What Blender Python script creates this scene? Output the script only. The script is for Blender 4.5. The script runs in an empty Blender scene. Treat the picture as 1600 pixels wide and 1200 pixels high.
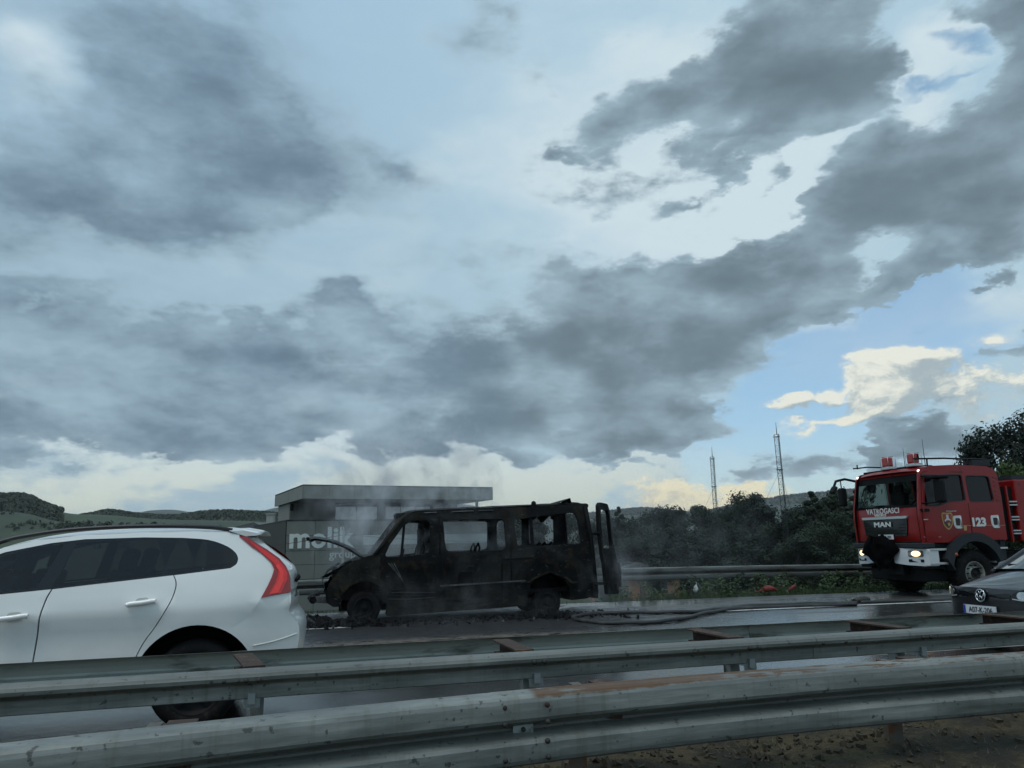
import bpy, bmesh, math, random
import numpy as np
from mathutils import Vector, Matrix, noise as mnoise
from mathutils.geometry import delaunay_2d_cdt

random.seed(7)
SC = bpy.context.scene
C = SC.collection
PI = math.pi
# ------------------------------------------------------------------ camera
# X runs along the motorway (to the right), Y away across it, Z up.
CAM = Vector((0, 0, 1.5))
YAW, PITCH, ROLL = math.radians(14), math.atan(245 / 1200), math.atan(.018)
FWD = Vector((math.sin(YAW) * math.cos(PITCH), math.cos(YAW) * math.cos(PITCH), math.sin(PITCH)))
_R0 = Vector((math.cos(YAW), -math.sin(YAW), 0))
_U0 = _R0.cross(FWD)
RGT = _R0 * math.cos(ROLL) - _U0 * math.sin(ROLL)
UPV = _U0 * math.cos(ROLL) + _R0 * math.sin(ROLL)
camd = bpy.data.cameras.new('camera')
camd.lens, camd.sensor_width = 27, 36
camd.clip_start, camd.clip_end = .05, 30000
cam = bpy.data.objects.new('camera', camd)
C.objects.link(cam)
M3 = Matrix((RGT, UPV, -FWD)).transposed()
cam.matrix_world = Matrix.Translation(CAM) @ M3.to_4x4()
SC.camera = cam

def ray(x, y):
    """direction through a point of the 1600x1200 photograph"""
    return FWD + RGT * ((x - 800) / 1200) - UPV * ((y - 600) / 1200)
def onY(x, y, Y):
    d = ray(x, y); return CAM + d * (Y / d.y)
def onZ(x, y, z=0.0):
    d = ray(x, y); return CAM + d * ((z - 1.5) / d.z)

# ------------------------------------------------------------------ exposure, sun, sky
vs = SC.view_settings
SC.display_settings.display_device = 'sRGB'
vs.view_transform, vs.look, vs.exposure, vs.gamma = 'Standard', 'None', 0.0, 1.0
vs.use_curve_mapping = False
SC.cycles.use_denoising = True
SC.cycles.max_bounces, SC.cycles.diffuse_bounces, SC.cycles.glossy_bounces = 6, 2, 3
SC.cycles.transparent_max_bounces, SC.cycles.transmission_bounces, SC.cycles.volume_bounces = 12, 4, 0
SC.cycles.use_adaptive_sampling, SC.cycles.adaptive_threshold = True, .015
SC.cycles.volume_step_rate = 1.5
SUN_EL, SUN_AZ = math.radians(64), math.radians(235)       # azimuth from +Y towards +X: behind the camera, to its left
sd = bpy.data.lights.new('sun', 'SUN')
sd.energy, sd.angle, sd.color = 1.15, math.radians(24), (1, .95, .88)
sun = bpy.data.objects.new('sun', sd)
C.objects.link(sun)
sdir = Vector((math.sin(SUN_AZ) * math.cos(SUN_EL), math.cos(SUN_AZ) * math.cos(SUN_EL), math.sin(SUN_EL)))
sun.rotation_euler = sdir.to_track_quat('Z', 'Y').to_euler()

def srgb(r, g, b):
    f = lambda c: c / 12.92 if c <= .04045 else ((c + .055) / 1.055) ** 2.4
    return (f(r / 255), f(g / 255), f(b / 255), 1)

class NT:
    """small helper that writes node trees as expressions"""
    def __init__(s, tree): s.t = tree; s.n = tree.nodes; s.l = tree.links
    def put(s, sock, v):
        if v is None: return
        if isinstance(v, bpy.types.NodeSocket): s.l.new(v, sock)
        else: sock.default_value = v
    def node(s, typ, ins=None, **props):
        nd = s.n.new(typ)
        for k, v in props.items(): setattr(nd, k, v)
        for k, v in (ins or {}).items(): s.put(nd.inputs[k], v)
        return nd
    def m(s, op, a, b=None, c=None, clamp=False):
        nd = s.n.new('ShaderNodeMath'); nd.operation = op; nd.use_clamp = clamp
        for i, v in enumerate((a, b, c)): s.put(nd.inputs[i], v)
        return nd.outputs[0]
    def vm(s, op, a, b=None, scale=None):
        nd = s.n.new('ShaderNodeVectorMath'); nd.operation = op
        s.put(nd.inputs[0], a); s.put(nd.inputs[1], b)
        if scale is not None: s.put(nd.inputs['Scale'], scale)
        return nd.outputs[0]
    def rng(s, v, a, b, c=0.0, d=1.0, smooth=True):
        nd = s.n.new('ShaderNodeMapRange'); nd.interpolation_type = 'SMOOTHSTEP' if smooth else 'LINEAR'
        for i, x in enumerate((v, a, b, c, d)): s.put(nd.inputs[i], x)
        return nd.outputs[0]
    def mix(s, fac, a, b, mode='MIX'):
        nd = s.n.new('ShaderNodeMix'); nd.data_type = 'RGBA'; nd.blend_type = mode
        s.put(nd.inputs[0], fac); s.put(nd.inputs[6], a); s.put(nd.inputs[7], b)
        return nd.outputs[2]
    def noise(s, vec, scale, detail=4, rough=.5, dist=0, out='Fac', lac=2.0):
        nd = s.node('ShaderNodeTexNoise', {'Vector': vec, 'Scale': scale, 'Detail': detail, 'Roughness': rough, 'Distortion': dist, 'Lacunarity': lac})
        return nd.outputs[out]
    def ramp(s, fac, stops):
        nd = s.n.new('ShaderNodeValToRGB'); e = nd.color_ramp.elements
        while len(e) < len(stops): e.new(.5)
        for el, (p, c) in zip(e, stops): el.position = p; el.color = c
        s.put(nd.inputs[0], fac)
        return nd.outputs[0]

world = bpy.data.worlds.new('World')
SC.world = world
world.use_nodes = True
world.cycles.sampling_method = 'MANUAL'
world.cycles.sample_map_resolution = 512
def build_sky():
    t = NT(world.node_tree)
    for n in list(t.n): t.n.remove(n)
    out = t.node('ShaderNodeOutputWorld')
    d = t.node('ShaderNodeTexCoord').outputs['Generated']
    sx = t.node('ShaderNodeSeparateXYZ', {0: d})
    x, y, z = sx.outputs
    az = t.m('ARCTAN2', x, y)
    el = t.m('ARCSINE', z)
    ae = t.node('ShaderNodeCombineXYZ', {0: az, 1: el, 2: 0.0}).outputs[0]
    # a cloud deck seen in perspective: structures flatten towards the horizon
    inv = t.m('DIVIDE', 1.0, t.m('ADD', t.m('MAXIMUM', z, 0.0), .42))
    P = t.node('ShaderNodeCombineXYZ', {0: t.m('MULTIPLY', x, inv), 1: t.m('MULTIPLY', y, inv), 2: t.m('MULTIPLY', z, 1.6)}).outputs[0]
    w = t.vm('SCALE', t.vm('SUBTRACT', t.noise(P, 2.3, 4, .55, out='Color'), (.5, .5, .5)), scale=.2)
    w = t.vm('ADD', w, t.vm('SCALE', t.vm('SUBTRACT', t.noise(P, 9, 5, .6, out='Color'), (.5, .5, .5)), scale=.1))
    aew = t.vm('ADD', ae, w)                                   # warped, so that no cloud keeps a round outline
    aes = t.vm('ADD', ae, t.vm('SCALE', w, scale=.35))
    def field(lst, vec):
        acc = None
        for px, py, rx, ry, rot, amp in lst:
            c = ray(px, py).normalized()
            def ang(v): return math.atan2(v.x, v.y), math.asin(max(-1, min(1, v.z)))
            a0 = ang(c)
            ax = ang(ray(px + 20, py).normalized()); ay = ang(ray(px, py - 20).normalized())
            kx = math.hypot(ax[0] - a0[0], ax[1] - a0[1]) / 20; ky = math.hypot(ay[0] - a0[0], ay[1] - a0[1]) / 20
            mp = t.node('ShaderNodeMapping', {'Vector': vec, 'Location': (a0[0], a0[1], 0), 'Rotation': (0, 0, math.radians(rot)), 'Scale': (rx * 1.5 * kx, ry * 1.5 * ky, 1)}, vector_type='TEXTURE')
            g = t.node('ShaderNodeTexGradient', {0: mp.outputs[0]}, gradient_type='SPHERICAL').outputs[1]
            v = t.m('MULTIPLY_ADD', g, amp, acc if acc is not None else 0.0)
            acc = v
        return acc
    DARK = [  # px, py, rx, ry, rot, amount
        (310, 265, 290, 100, 0, .75), (250, 150, 380, 170, -10, .6), (290, 30, 210, 120, 0, .5), (60, 340, 230, 120, 10, .6), (450, 190, 120, 60, 0, .3), (470, 310, 60, 40, -30, .35),
        (110, 525, 240, 62, 5, .62), (20, 455, 130, 34, 0, .5), (550, 520, 92, 46, 0, .95), (545, 488, 45, 34, 0, .5),
        (350, 545, 150, 30, 0, .55), (270, 578, 60, 14, 0, .3), (560, 645, 640, 84, -4, 1.0), (280, 680, 420, 56, 5, .7), (500, 695, 260, 34, -4, .5),
        (1000, 590, 290, 105, -6, 1.1), (1120, 500, 190, 75, -14, .65), (1190, 450, 160, 50, -8, .65), (1100, 645, 130, 55, 0, .75), (820, 640, 220, 50, 0, .5),
        (1450, 440, 220, 36, 6, .75), (1190, 110, 150, 120, 30, .85), (1000, 165, 90, 55, 20, .75), (1285, 190, 120, 90, 20, .85), (1210, 30, 120, 60, 0, .6),
        (1560, 50, 140, 80, -20, .95), (1530, 220, 210, 140, 0, .62), (1590, 130, 90, 90, 0, .7), (1400, 320, 240, 80, 0, .5), (1570, 340, 150, 110, 0, .55), (1280, 385, 130, 36, 0, .22),
        (750, 40, 85, 60, 0, .42), (650, 262, 50, 26, -20, .32), (1350, 692, 230, 40, -6, .55), (1530, 650, 170, 60, 0, .25), (1575, 515, 110, 34, -8, .7),
        (1060, 315, 50, 16, 10, .4), (990, 445, 60, 14, 15, .5), (960, 740, 120, 11, -4, .7), (945, 720, 60, 12, 0, .6), (1180, 735, 150, 14, 8, .45), (905, 238, 22, 12, 0, .4), (1170, 380, 60, 16, 10, .4), (1140, 245, 60, 22, 0, .35), (1120, 285, 40, 12, 10, .35),
        (1440, 95, 80, 60, -20, -.95), (1390, 190, 60, 46, 0, -.6), (1450, 487, 210, 24, -4, -.8), (1290, 520, 100, 30, 20, -.4), (1250, 275, 70, 22, 30, -.5), (1330, 55, 50, 40, 0, -.4), (770, 738, 230, 50, 0, -1.3), (110, 748, 340, 34, 4, -.9), (900, 765, 240, 26, 0, -.4), (1575, 140, 26, 14, 0, -.7), (1380, 385, 60, 16, 8, -.5), (1210, 318, 60, 14, 10, -.4), (1150, 640, 0.1, 0.1, 0, 0), (40, 110, 70, 70, 0, -.4), (60, 480, 60, 14, 0, -.4),
        (800, 425, 200, 26, 0, .16), (660, 375, 160, 20, 0, .14), (700, 440, 100, 14, 0, .2)]
    GAPS = [(1320, 590, 210, 90, 28, 1.5), (1240, 660, 140, 50, 20, 1.2), (1190, 715, 130, 46, 0, .8), (1468, 72, 50, 22, -20, .6), (1412, 152, 60, 16, 10, .6), (1280, 240, 60, 16, 20, .3), (1350, 540, 110, 34, 10, .4)]
    CUM = [(1452, 545, 90, 26, 6, .55), (1395, 580, 60, 52, 24, .5), (1440, 610, 110, 50, 0, .34), (1380, 640, 60, 34, 0, .34), (1520, 580, 120, 46, 0, .28), (1250, 628, 66, 12, 4, .55), (1085, 785, 95, 34, 0, .42), (1185, 780, 50, 40, 0, .5), (1130, 795, 130, 24, 0, .36), (1350, 650, 60, 10, 6, .4), (1262, 665, 60, 10, 0, .4), (1040, 757, 60, 12, 0, .3)]
    PALE = [(770, 735, 210, 60, 0, 1.1), (120, 745, 330, 46, 4, .85), (900, 770, 260, 40, 0, .7), (30, 100, 80, 90, 0, .6), (1420, 70, 80, 60, 0, .9), (1390, 190, 60, 60, 0, .7), (1440, 490, 200, 26, -3, .7), (560, 745, 300, 34, 0, .5),
            (1290, 520, 120, 50, 20, .6), (1040, 300, 280, 140, 0, .5), (960, 170, 240, 170, 0, .4), (1080, 410, 240, 80, 0, .5), (1120, 705, 110, 24, 0, .7), (1170, 320, 120, 40, 10, .5), (1060, 60, 120, 60, 0, .5), (1250, 260, 60, 24, 30, .6), (600, 430, 300, 60, 0, .12)]
    n1 = t.noise(P, 4.6, 10, .6)
    n1b = t.noise(t.vm('ADD', P, (.022, -.034, .04)), 4.6, 6, .56)
    n2 = t.noise(t.vm('ADD', P, (5.2, 1.3, .7)), 1.35, 4, .5)
    # outside the frame the same broken overcast goes on from noise alone
    fg = field(GAPS, aew)
    gap = t.m('ADD', fg, t.m('MULTIPLY', t.m('SUBTRACT', n1, .5), t.rng(fg, 0, .2, 0.0, 1.1)))
    a_gap = t.m('MULTIPLY', t.rng(gap, .08, .6), .55)
    soft = t.rng(az, .36, .05)
    bias = t.m('MINIMUM', field(DARK, aew), .62)
    bias = t.m('SUBTRACT', bias, t.m('MULTIPLY', t.m('MINIMUM', fg, .7), .8))
    dark = t.m('ADD', bias, t.m('MULTIPLY', t.m('SUBTRACT', n1, .5), t.m('MULTIPLY_ADD', soft, -.7, 1.8)))
    dark = t.m('ADD', dark, t.m('MULTIPLY', t.m('SUBTRACT', n2, .5), .4))
    nf = t.noise(P, 15, 7, .62)
    dark = t.m('ADD', dark, t.m('MULTIPLY', t.m('SUBTRACT', nf, .5), t.m('MULTIPLY_ADD', soft, -.25, .55)))
    a_dark = t.rng(dark, t.m('MULTIPLY_ADD', soft, -.06, .10), t.m('MULTIPLY_ADD', soft, .55, .36))
    nS = t.noise(t.vm('ADD', P, (.01, .03, 0)), 4.6, 3, .5)
    thick = t.m('ADD', bias, t.m('ADD', t.m('MULTIPLY', t.m('SUBTRACT', nS, .5), t.m('MULTIPLY_ADD', soft, -.7, 1.5)), t.m('MULTIPLY', t.m('SUBTRACT', n1, .5), .6)))
    thick = t.m('ADD', thick, t.m('MULTIPLY', t.m('SUBTRACT', nf, .5), .4))
    core = t.rng(thick, .06, t.m('MULTIPLY_ADD', soft, .06, .86))
    lit = t.m('MULTIPLY', t.m('SUBTRACT', n1b, n1), t.m('MULTIPLY_ADD', soft, -.4, .8))
    def cumf(vec_s, vec_n):
        nn = t.noise(vec_n, 10, 10, .7, .3)
        fl = field(CUM, vec_s)
        return t.m('ADD', fl, t.m('MULTIPLY', t.m('SUBTRACT', nn, .5), t.rng(fl, 0, .22, 0.0, 2.1)))
    an = t.vm('MULTIPLY', ae, (1, 1.4, 1))
    cum = cumf(aes, an)
    cum2 = cumf(t.vm('ADD', aes, (-.006, .012, 0)), t.vm('ADD', an, (-.006, .017, 0)))
    a_cum = t.rng(t.m('ADD', cum, t.m('MULTIPLY', t.m('SUBTRACT', nf, .5), .4)), .1, .42)
    pale = t.m('ADD', field(PALE, aew), t.m('MULTIPLY', t.m('SUBTRACT', n1, .5), 1.1))
    a_pale = t.rng(pale, .0, .7)
    # clear air behind everything
    nis = t.node('ShaderNodeTexSky')
    nis.sky_type = 'NISHITA'; nis.sun_disc = False; nis.sun_elevation = SUN_EL; nis.sun_rotation = SUN_AZ
    nis.altitude = 400; nis.air_density = 1.0; nis.dust_density = .9; nis.ozone_density = .7
    bgn = t.node('ShaderNodeBackground', {'Color': nis.outputs[0], 'Strength': .14})
    # the high veil and the clouds
    elr = t.rng(el, 0.0, .8, smooth=False)
    veil = t.mix(elr, srgb(166, 192, 204), srgb(158, 192, 218))
    right = t.rng(az, -.2, .5)
    veil = t.mix(t.m('MULTIPLY', right, .6), veil, srgb(186, 214, 228))
    low = t.rng(el, .16, .02)
    veil = t.mix(t.rng(gap, .1, .6), veil, t.mix(low, srgb(150, 203, 232), srgb(170, 208, 222)))
    wisp = t.noise(t.vm('MULTIPLY', P, (1.2, 1.2, 1)), 2.6, 8, .62, .6)
    veil = t.mix(t.m('MULTIPLY', t.rng(wisp, .5, .72), .35), veil, srgb(200, 216, 224))
    palec = t.mix(low, srgb(206, 224, 232), srgb(216, 224, 208))
    col = t.mix(t.m('MULTIPLY', a_pale, t.m('SUBTRACT', 1.0, t.m('MULTIPLY', t.rng(gap, .1, .6), .7))), veil, palec)
    grey = t.mix(core, srgb(158, 182, 196), t.mix(soft, srgb(110, 130, 141), srgb(106, 130, 149)))
    gm = t.m('ADD', lit, 1.0)
    grey = t.mix(1.0, grey, t.node('ShaderNodeCombineColor', {0: gm, 1: gm, 2: gm}).outputs[0], 'MULTIPLY')
    clit = t.rng(t.m('ADD', t.m('SUBTRACT', cum, cum2), t.m('MULTIPLY', t.m('SUBTRACT', nf, .5), .35)), -.2, .26)
    cumc = t.mix(clit, t.mix(low, srgb(168, 184, 190), srgb(206, 202, 184)), t.mix(low, srgb(236, 238, 226), srgb(252, 240, 198)))
    alpha = t.m('MAXIMUM', t.m('SUBTRACT', 1.0, a_gap), t.m('MULTIPLY', a_dark, .96))
    col = t.mix(a_cum, col, cumc)
    alpha = t.m('MAXIMUM', alpha, a_cum)
    col = t.mix(t.m('MULTIPLY', a_dark, t.m('SUBTRACT', 1.0, t.m('MULTIPLY', a_cum, .75))), col, grey)
    # below the horizon only the far haze colour
    bgc = t.node('ShaderNodeBackground', {'Color': col, 'Strength': 1.0})
    ms = t.node('ShaderNodeMixShader', {0: alpha, 1: bgn.outputs[0], 2: bgc.outputs[0]})
    t.l.new(ms.outputs[0], out.inputs[0])
build_sky()
# ------------------------------------------------------------------ helpers
def onD(x, y, d): return CAM + ray(x, y) * d

class MB:
    """collects geometry and links it as ONE mesh object"""
    def __init__(s): s.v = []; s.f = []; s.s = []
    def add(s, vs, fs, smooth=False):
        o = len(s.v); s.v += [tuple(v) for v in vs]
        s.f += [tuple(i + o for i in f) for f in fs]; s.s += [smooth] * len(fs); return s
    def box(s, c, d, rot=None, taper=None):
        x, y, z = (k / 2 for k in d); p = []
        for sz in (-1, 1):
            k = taper if (taper and sz > 0) else 1
            for sx, sy in ((-1, -1), (1, -1), (1, 1), (-1, 1)):
                q = Vector((sx * x * k, sy * y * k, sz * z))
                if rot is not None: q = rot @ q
                p.append(q + Vector(c))
        return s.add(p, [(3, 2, 1, 0), (4, 5, 6, 7), (0, 1, 5, 4), (1, 2, 6, 5), (2, 3, 7, 6), (3, 0, 4, 7)])
    def hexa(s, p): return s.add(p, [(3, 2, 1, 0), (4, 5, 6, 7), (0, 1, 5, 4), (1, 2, 6, 5), (2, 3, 7, 6), (3, 0, 4, 7)])
    def tube(s, pts, r, n=8, cap=True, smooth=True):
        pts = [Vector(p) for p in pts]; rs = r if isinstance(r, (list, tuple)) else [r] * len(pts)
        vs = []; ref = None
        for i, p in enumerate(pts):
            t = (pts[min(i + 1, len(pts) - 1)] - pts[max(i - 1, 0)]).normalized()
            if ref is None: ref = Vector((0, 0, 1)) if abs(t.z) < .9 else Vector((1, 0, 0))
            a = (ref - t * ref.dot(t)).normalized(); b = t.cross(a); ref = a
            for k in range(n):
                an = 2 * PI * k / n; vs.append(p + (a * math.cos(an) + b * math.sin(an)) * rs[i])
        m = len(pts)
        fs = [(i * n + k, i * n + (k + 1) % n, (i + 1) * n + (k + 1) % n, (i + 1) * n + k) for i in range(m - 1) for k in range(n)]
        s.add(vs, fs, smooth)
        if cap: s.f += [tuple(len(s.v) - m * n + k for k in range(n))[::-1], tuple(len(s.v) - n + k for k in range(n))]; s.s += [False] * 2
        return s
    def lathe(s, prof, c, axis='Y', n=28, smooth=True):
        """prof: (radius, offset along axis)"""
        vs = []
        for r, h in prof:
            for k in range(n):
                a = 2 * PI * k / n; u, w = r * math.cos(a), r * math.sin(a)
                vs.append({'Y': (c[0] + u, c[1] + h, c[2] + w), 'Z': (c[0] + u, c[1] + w, c[2] + h), 'X': (c[0] + h, c[1] + u, c[2] + w)}[axis])
        fs = [(i * n + k, i * n + (k + 1) % n, (i + 1) * n + (k + 1) % n, (i + 1) * n + k) for i in range(len(prof) - 1) for k in range(n)]
        return s.add(vs, fs, smooth)
    def grid(s, rows, smooth=True, flip=False):
        m, n = len(rows), len(rows[0]); vs = [p for r in rows for p in r]
        fs = [(i * n + k, i * n + k + 1, (i + 1) * n + k + 1, (i + 1) * n + k) for i in range(m - 1) for k in range(n - 1)]
        if flip: fs = [f[::-1] for f in fs]
        return s.add(vs, fs, smooth)
    def prism(s, poly, f3, depth):
        """flat polygon (a, b) -> f3(a, b, t) for t = 0 and t = depth"""
        n = len(poly)
        s.add([f3(a, b, 0) for a, b in poly] + [f3(a, b, depth) for a, b in poly],
              [tuple(range(n)), tuple(range(2 * n - 1, n - 1, -1))] + [(k, k + n, (k + 1) % n + n, (k + 1) % n) for k in range(n)])
        return s
    def panel(s, outer, holes, f3, spacing, depth, smooth=True):
        """sheet over a curved surface f3(a, b, t) with openings; its rims are depth deep"""
        loops = [list(outer)] + [list(h) for h in holes]
        pts = []; edges = []
        for lp in loops:
            o = len(pts); pts += lp; edges += [(o + i, o + (i + 1) % len(lp)) for i in range(len(lp))]
        L = [np.array(lp) for lp in loops]
        def inside(P):
            r = np.zeros(len(P), bool)
            for lp in L:
                a = lp; b = np.roll(lp, -1, 0)
                for (x1, y1), (x2, y2) in zip(a, b):
                    if y1 == y2: continue
                    c = ((y1 > P[:, 1]) != (y2 > P[:, 1])) & (P[:, 0] < (x2 - x1) * (P[:, 1] - y1) / (y2 - y1) + x1)
                    r ^= c
            return r
        lo, hi = L[0].min(0), L[0].max(0)
        gx = np.arange(lo[0] + spacing / 2, hi[0], spacing); gy = np.arange(lo[1] + spacing / 2, hi[1], spacing)
        if len(gx) and len(gy):
            G = np.array([(x + (spacing / 2 if j % 2 else 0), y) for j, y in enumerate(gy) for x in gx])
            G = G[inside(G)]
            for lp in L:
                a = lp; b = np.roll(lp, -1, 0)
                for p, q in zip(a, b):
                    d = q - p; l2 = max(d @ d, 1e-12); t = np.clip(((G - p) @ d) / l2, 0, 1)
                    G = G[np.hypot(*(G - p - t[:, None] * d).T) > spacing * .45]
                    if not len(G): break
                if not len(G): break
            pts = pts + [tuple(g) for g in G]
        V, _, Fc = delaunay_2d_cdt([Vector(p) for p in pts], edges, [], 0, 1e-6)[:3]
        Vn = np.array([tuple(v) for v in V]); Fc = [tuple(f) for f in Fc]
        cen = np.array([Vn[list(f)].mean(0) for f in Fc]); ok = inside(cen)
        fs = [f for f, k in zip(Fc, ok) if k]
        s.add([f3(a, b, 0) for a, b in Vn], fs, smooth)
        if depth:
            cnt = {}
            for f in fs:
                for i in range(len(f)):
                    e = (f[i], f[(i + 1) % len(f)]); cnt[e] = 1
            for (i, j) in cnt:
                if (j, i) not in cnt:
                    A, B = Vn[i], Vn[j]
                    s.add([f3(*A, 0), f3(*B, 0), f3(*B, depth), f3(*A, depth)], [(1, 0, 3, 2)])
        return s
    def build(s, name, mat, parent=None, bevel=0, seg=2, kind=None, fix=True):
        me = bpy.data.meshes.new(name)
        me.from_pydata(s.v, [], s.f)
        me.polygons.foreach_set('use_smooth', s.s)
        me.update()
        if bevel or fix:
            bm = bmesh.new(); bm.from_mesh(me)
            if bevel:
                bmesh.ops.bevel(bm, geom=[e for e in bm.edges if len(e.link_faces) == 2 and e.calc_face_angle(0) > .5], offset=bevel, segments=seg, profile=.5, affect='EDGES', clamp_overlap=True)
            if fix: bmesh.ops.recalc_face_normals(bm, faces=bm.faces)
            bm.to_mesh(me); bm.free()
        me.materials.append(mat)
        o = bpy.data.objects.new(name, me); C.objects.link(o)
        if parent is not None: o.parent = parent
        if kind: o['kind'] = kind
        return o

def thing(name, label, cat, loc=(0, 0, 0), rz=0, group=None):
    o = bpy.data.objects.new(name, None); C.objects.link(o)
    o.empty_display_size = .2
    o.location = loc; o.rotation_euler = (0, 0, rz); o['label'] = label; o['category'] = cat
    if group: o['group'] = group
    return o
def tag(o, label, cat, group=None):
    o['label'] = label; o['category'] = cat
    if group: o['group'] = group
    return o
def linked(o, parent, loc=None, name=None):
    """another piece sharing mesh data"""
    c = o.copy(); C.objects.link(c); c.parent = parent
    if loc is not None: c.location = loc
    return c
def copy_tree(o, parent=None):
    c = o.copy(); C.objects.link(c); c.parent = parent
    for ch in o.children: copy_tree(ch, c)
    return c
def spline(pts, n=6, closed=False):
    """Catmull-Rom through the points"""
    m = len(pts); out = []
    P = [Vector(p) if len(p) == 3 else Vector((p[0], p[1], 0)) for p in pts]; dim = len(pts[0])
    for i in range(m if closed else m - 1):
        g = (lambda k: P[k % m]) if closed else (lambda k: P[max(0, min(m - 1, k))])
        p0, p1, p2, p3 = g(i - 1), g(i), g(i + 1), g(i + 2)
        for k in range(n):
            t = k / n
            v = .5 * ((2 * p1) + (p2 - p0) * t + (2 * p0 - 5 * p1 + 4 * p2 - p3) * t * t + (3 * p1 - p0 - 3 * p2 + p3) * t ** 3)
            out.append(tuple(v)[:dim])
    if not closed: out.append(tuple(P[-1])[:dim])
    return out
def rounded(poly, r, n=4):
    """polygon with its corners rounded off"""
    out = []; m = len(poly)
    for i in range(m):
        p = Vector(poly[i]); a = Vector(poly[i - 1]) - p; b = Vector(poly[(i + 1) % m]) - p
        q = min(r, a.length * .45, b.length * .45)
        A, B = p + a.normalized() * q, p + b.normalized() * q
        for k in range(n + 1):
            t = k / n; out.append(tuple(A * (1 - t) ** 2 + p * 2 * t * (1 - t) + B * t * t))
    return out
def text(body, size, mat, parent, M, name='lettering', bold=0.0, depth=.004, sx=1.0, spacing=1.0, align='LEFT'):
    cu = bpy.data.curves.new(name, 'FONT'); cu.body = body; cu.size = size; cu.offset = bold; cu.extrude = depth
    cu.align_x = align; cu.space_character = spacing; cu.resolution_u = 3
    tmp = bpy.data.objects.new(name, cu); C.objects.link(tmp)
    dg = bpy.context.evaluated_depsgraph_get()
    me = bpy.data.meshes.new_from_object(tmp.evaluated_get(dg))
    bpy.data.objects.remove(tmp)
    me.transform(M @ Matrix.Diagonal((sx, 1, 1, 1))); me.materials.clear(); me.materials.append(mat)
    o = bpy.data.objects.new(name, me); C.objects.link(o); o.parent = parent
    return o
def frame(origin, ex, ey):
    ex = Vector(ex).normalized(); ez = ex.cross(Vector(ey)).normalized(); ey = ez.cross(ex)
    m = Matrix((ex, ey, ez)).transposed().to_4x4(); m.translation = Vector(origin); return m

def material(name, base, rough=.5, metal=0.0, var=.12, scale=6, bump=0.0, bscale=40, dirt=None, rvar=.0, spec=.5, coat=0, stretch=(1, 1, 1), world_co=False, trans=0, ior=1.5, emit=None):
    """principled surface with uneven colour, gloss and fine relief; dirt = (colour, amount 0..1, scale)"""
    m = bpy.data.materials.new(name); m.use_nodes = True
    t = NT(m.node_tree); b = t.n['Principled BSDF']
    co = t.node('ShaderNodeTexCoord').outputs['Object']
    if world_co: co = t.node('ShaderNodeNewGeometry').outputs['Position']
    if stretch != (1, 1, 1): co = t.vm('MULTIPLY', co, stretch)
    c = tuple(base)[:3] + (1,)
    n = t.noise(co, scale, 6, .6)
    k = t.m('MULTIPLY_ADD', t.m('SUBTRACT', n, .5), 3 * var, 1.0)
    kc = t.node('ShaderNodeCombineColor', {0: k, 1: k, 2: k}).outputs[0]
    col = t.mix(1.0, c, kc, 'MULTIPLY')
    rr = t.m('MULTIPLY_ADD', t.m('SUBTRACT', n, .5), rvar * 3, rough, clamp=True)
    if dirt:
        dn = t.noise(t.vm('ADD', co, (3.1, 7.7, 1.9)), dirt[2], 7, .62)
        a = t.rng(dn, .62 - .35 * dirt[1], .78 - .3 * dirt[1])
        col = t.mix(a, col, tuple(dirt[0])[:3] + (1,))
        rr = t.mix(a, rr, (.85, .85, .85, 1))
        if metal: t.put(b.inputs['Metallic'], t.m('MULTIPLY', t.m('SUBTRACT', 1.0, a), metal))
    elif metal: b.inputs['Metallic'].default_value = metal
    t.put(b.inputs['Base Color'], col); t.put(b.inputs['Roughness'], rr)
    b.inputs['Specular IOR Level'].default_value = spec; b.inputs['IOR'].default_value = ior
    b.inputs['Coat Weight'].default_value = coat; b.inputs['Coat Roughness'].default_value = .06
    b.inputs['Transmission Weight'].default_value = trans
    if emit: b.inputs['Emission Color'].default_value = tuple(emit[0])[:3] + (1,); b.inputs['Emission Strength'].default_value = emit[1]
    if bump:
        bn = t.noise(co, bscale, 5, .6)
        t.put(b.inputs['Normal'], t.node('ShaderNodeBump', {'Height': bn, 'Strength': bump, 'Distance': .02}).outputs[0])
    m['t'] = 1
    return m

RUST, MUD, SOOT = srgb(96, 62, 40), srgb(92, 82, 64), (.008, .008, .009, 1)
MT = {}
MT['galv'] = material('galvanised_steel', (.33, .37, .37), .45, .55, .14, 3, .08, 30, (srgb(92, 94, 84), .22, 5), .12)
MT['galv_dirty'] = material('weathered_steel', (.25, .27, .265), .6, .3, .2, 2.5, .1, 30, (srgb(62, 58, 48), .5, 4), .1)
MT['post'] = material('dirty_post_steel', (.10, .095, .08), .6, .3, .2, 5, .1, 40, (RUST, .6, 7))
MT['rust'] = material('rusty_steel', (.045, .026, .018), .85, .1, .4, 9, .4, 60, (srgb(110, 80, 58), .22, 12))
MT['bolt'] = material('dark_bolt', (.05, .045, .04), .6, .5, .2, 30)
MT['black_plastic'] = material('black_plastic', (.005, .0055, .006), .6, 0, .2, 20, .1, 90, spec=.2)
MT['black_gloss'] = material('black_gloss', (.008, .009, .01), .12, 0, .05, 4)
MT['tyre'] = material('tyre_rubber', (.008, .008, .0085), .85, 0, .25, 14, .3, 60, (srgb(44, 42, 36), .25, 10), spec=.2)
MT['chrome'] = material('chrome', (.6, .62, .63), .18, 1.0, .04, 5)
MT['alloy'] = material('wheel_alloy', (.3, .31, .31), .35, .8, .15, 12, 0, 40, (srgb(60, 54, 46), .25, 10))
MT['white_letters'] = material('white_lettering', (.62, .64, .62), .5, 0, .08, 20)
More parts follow.
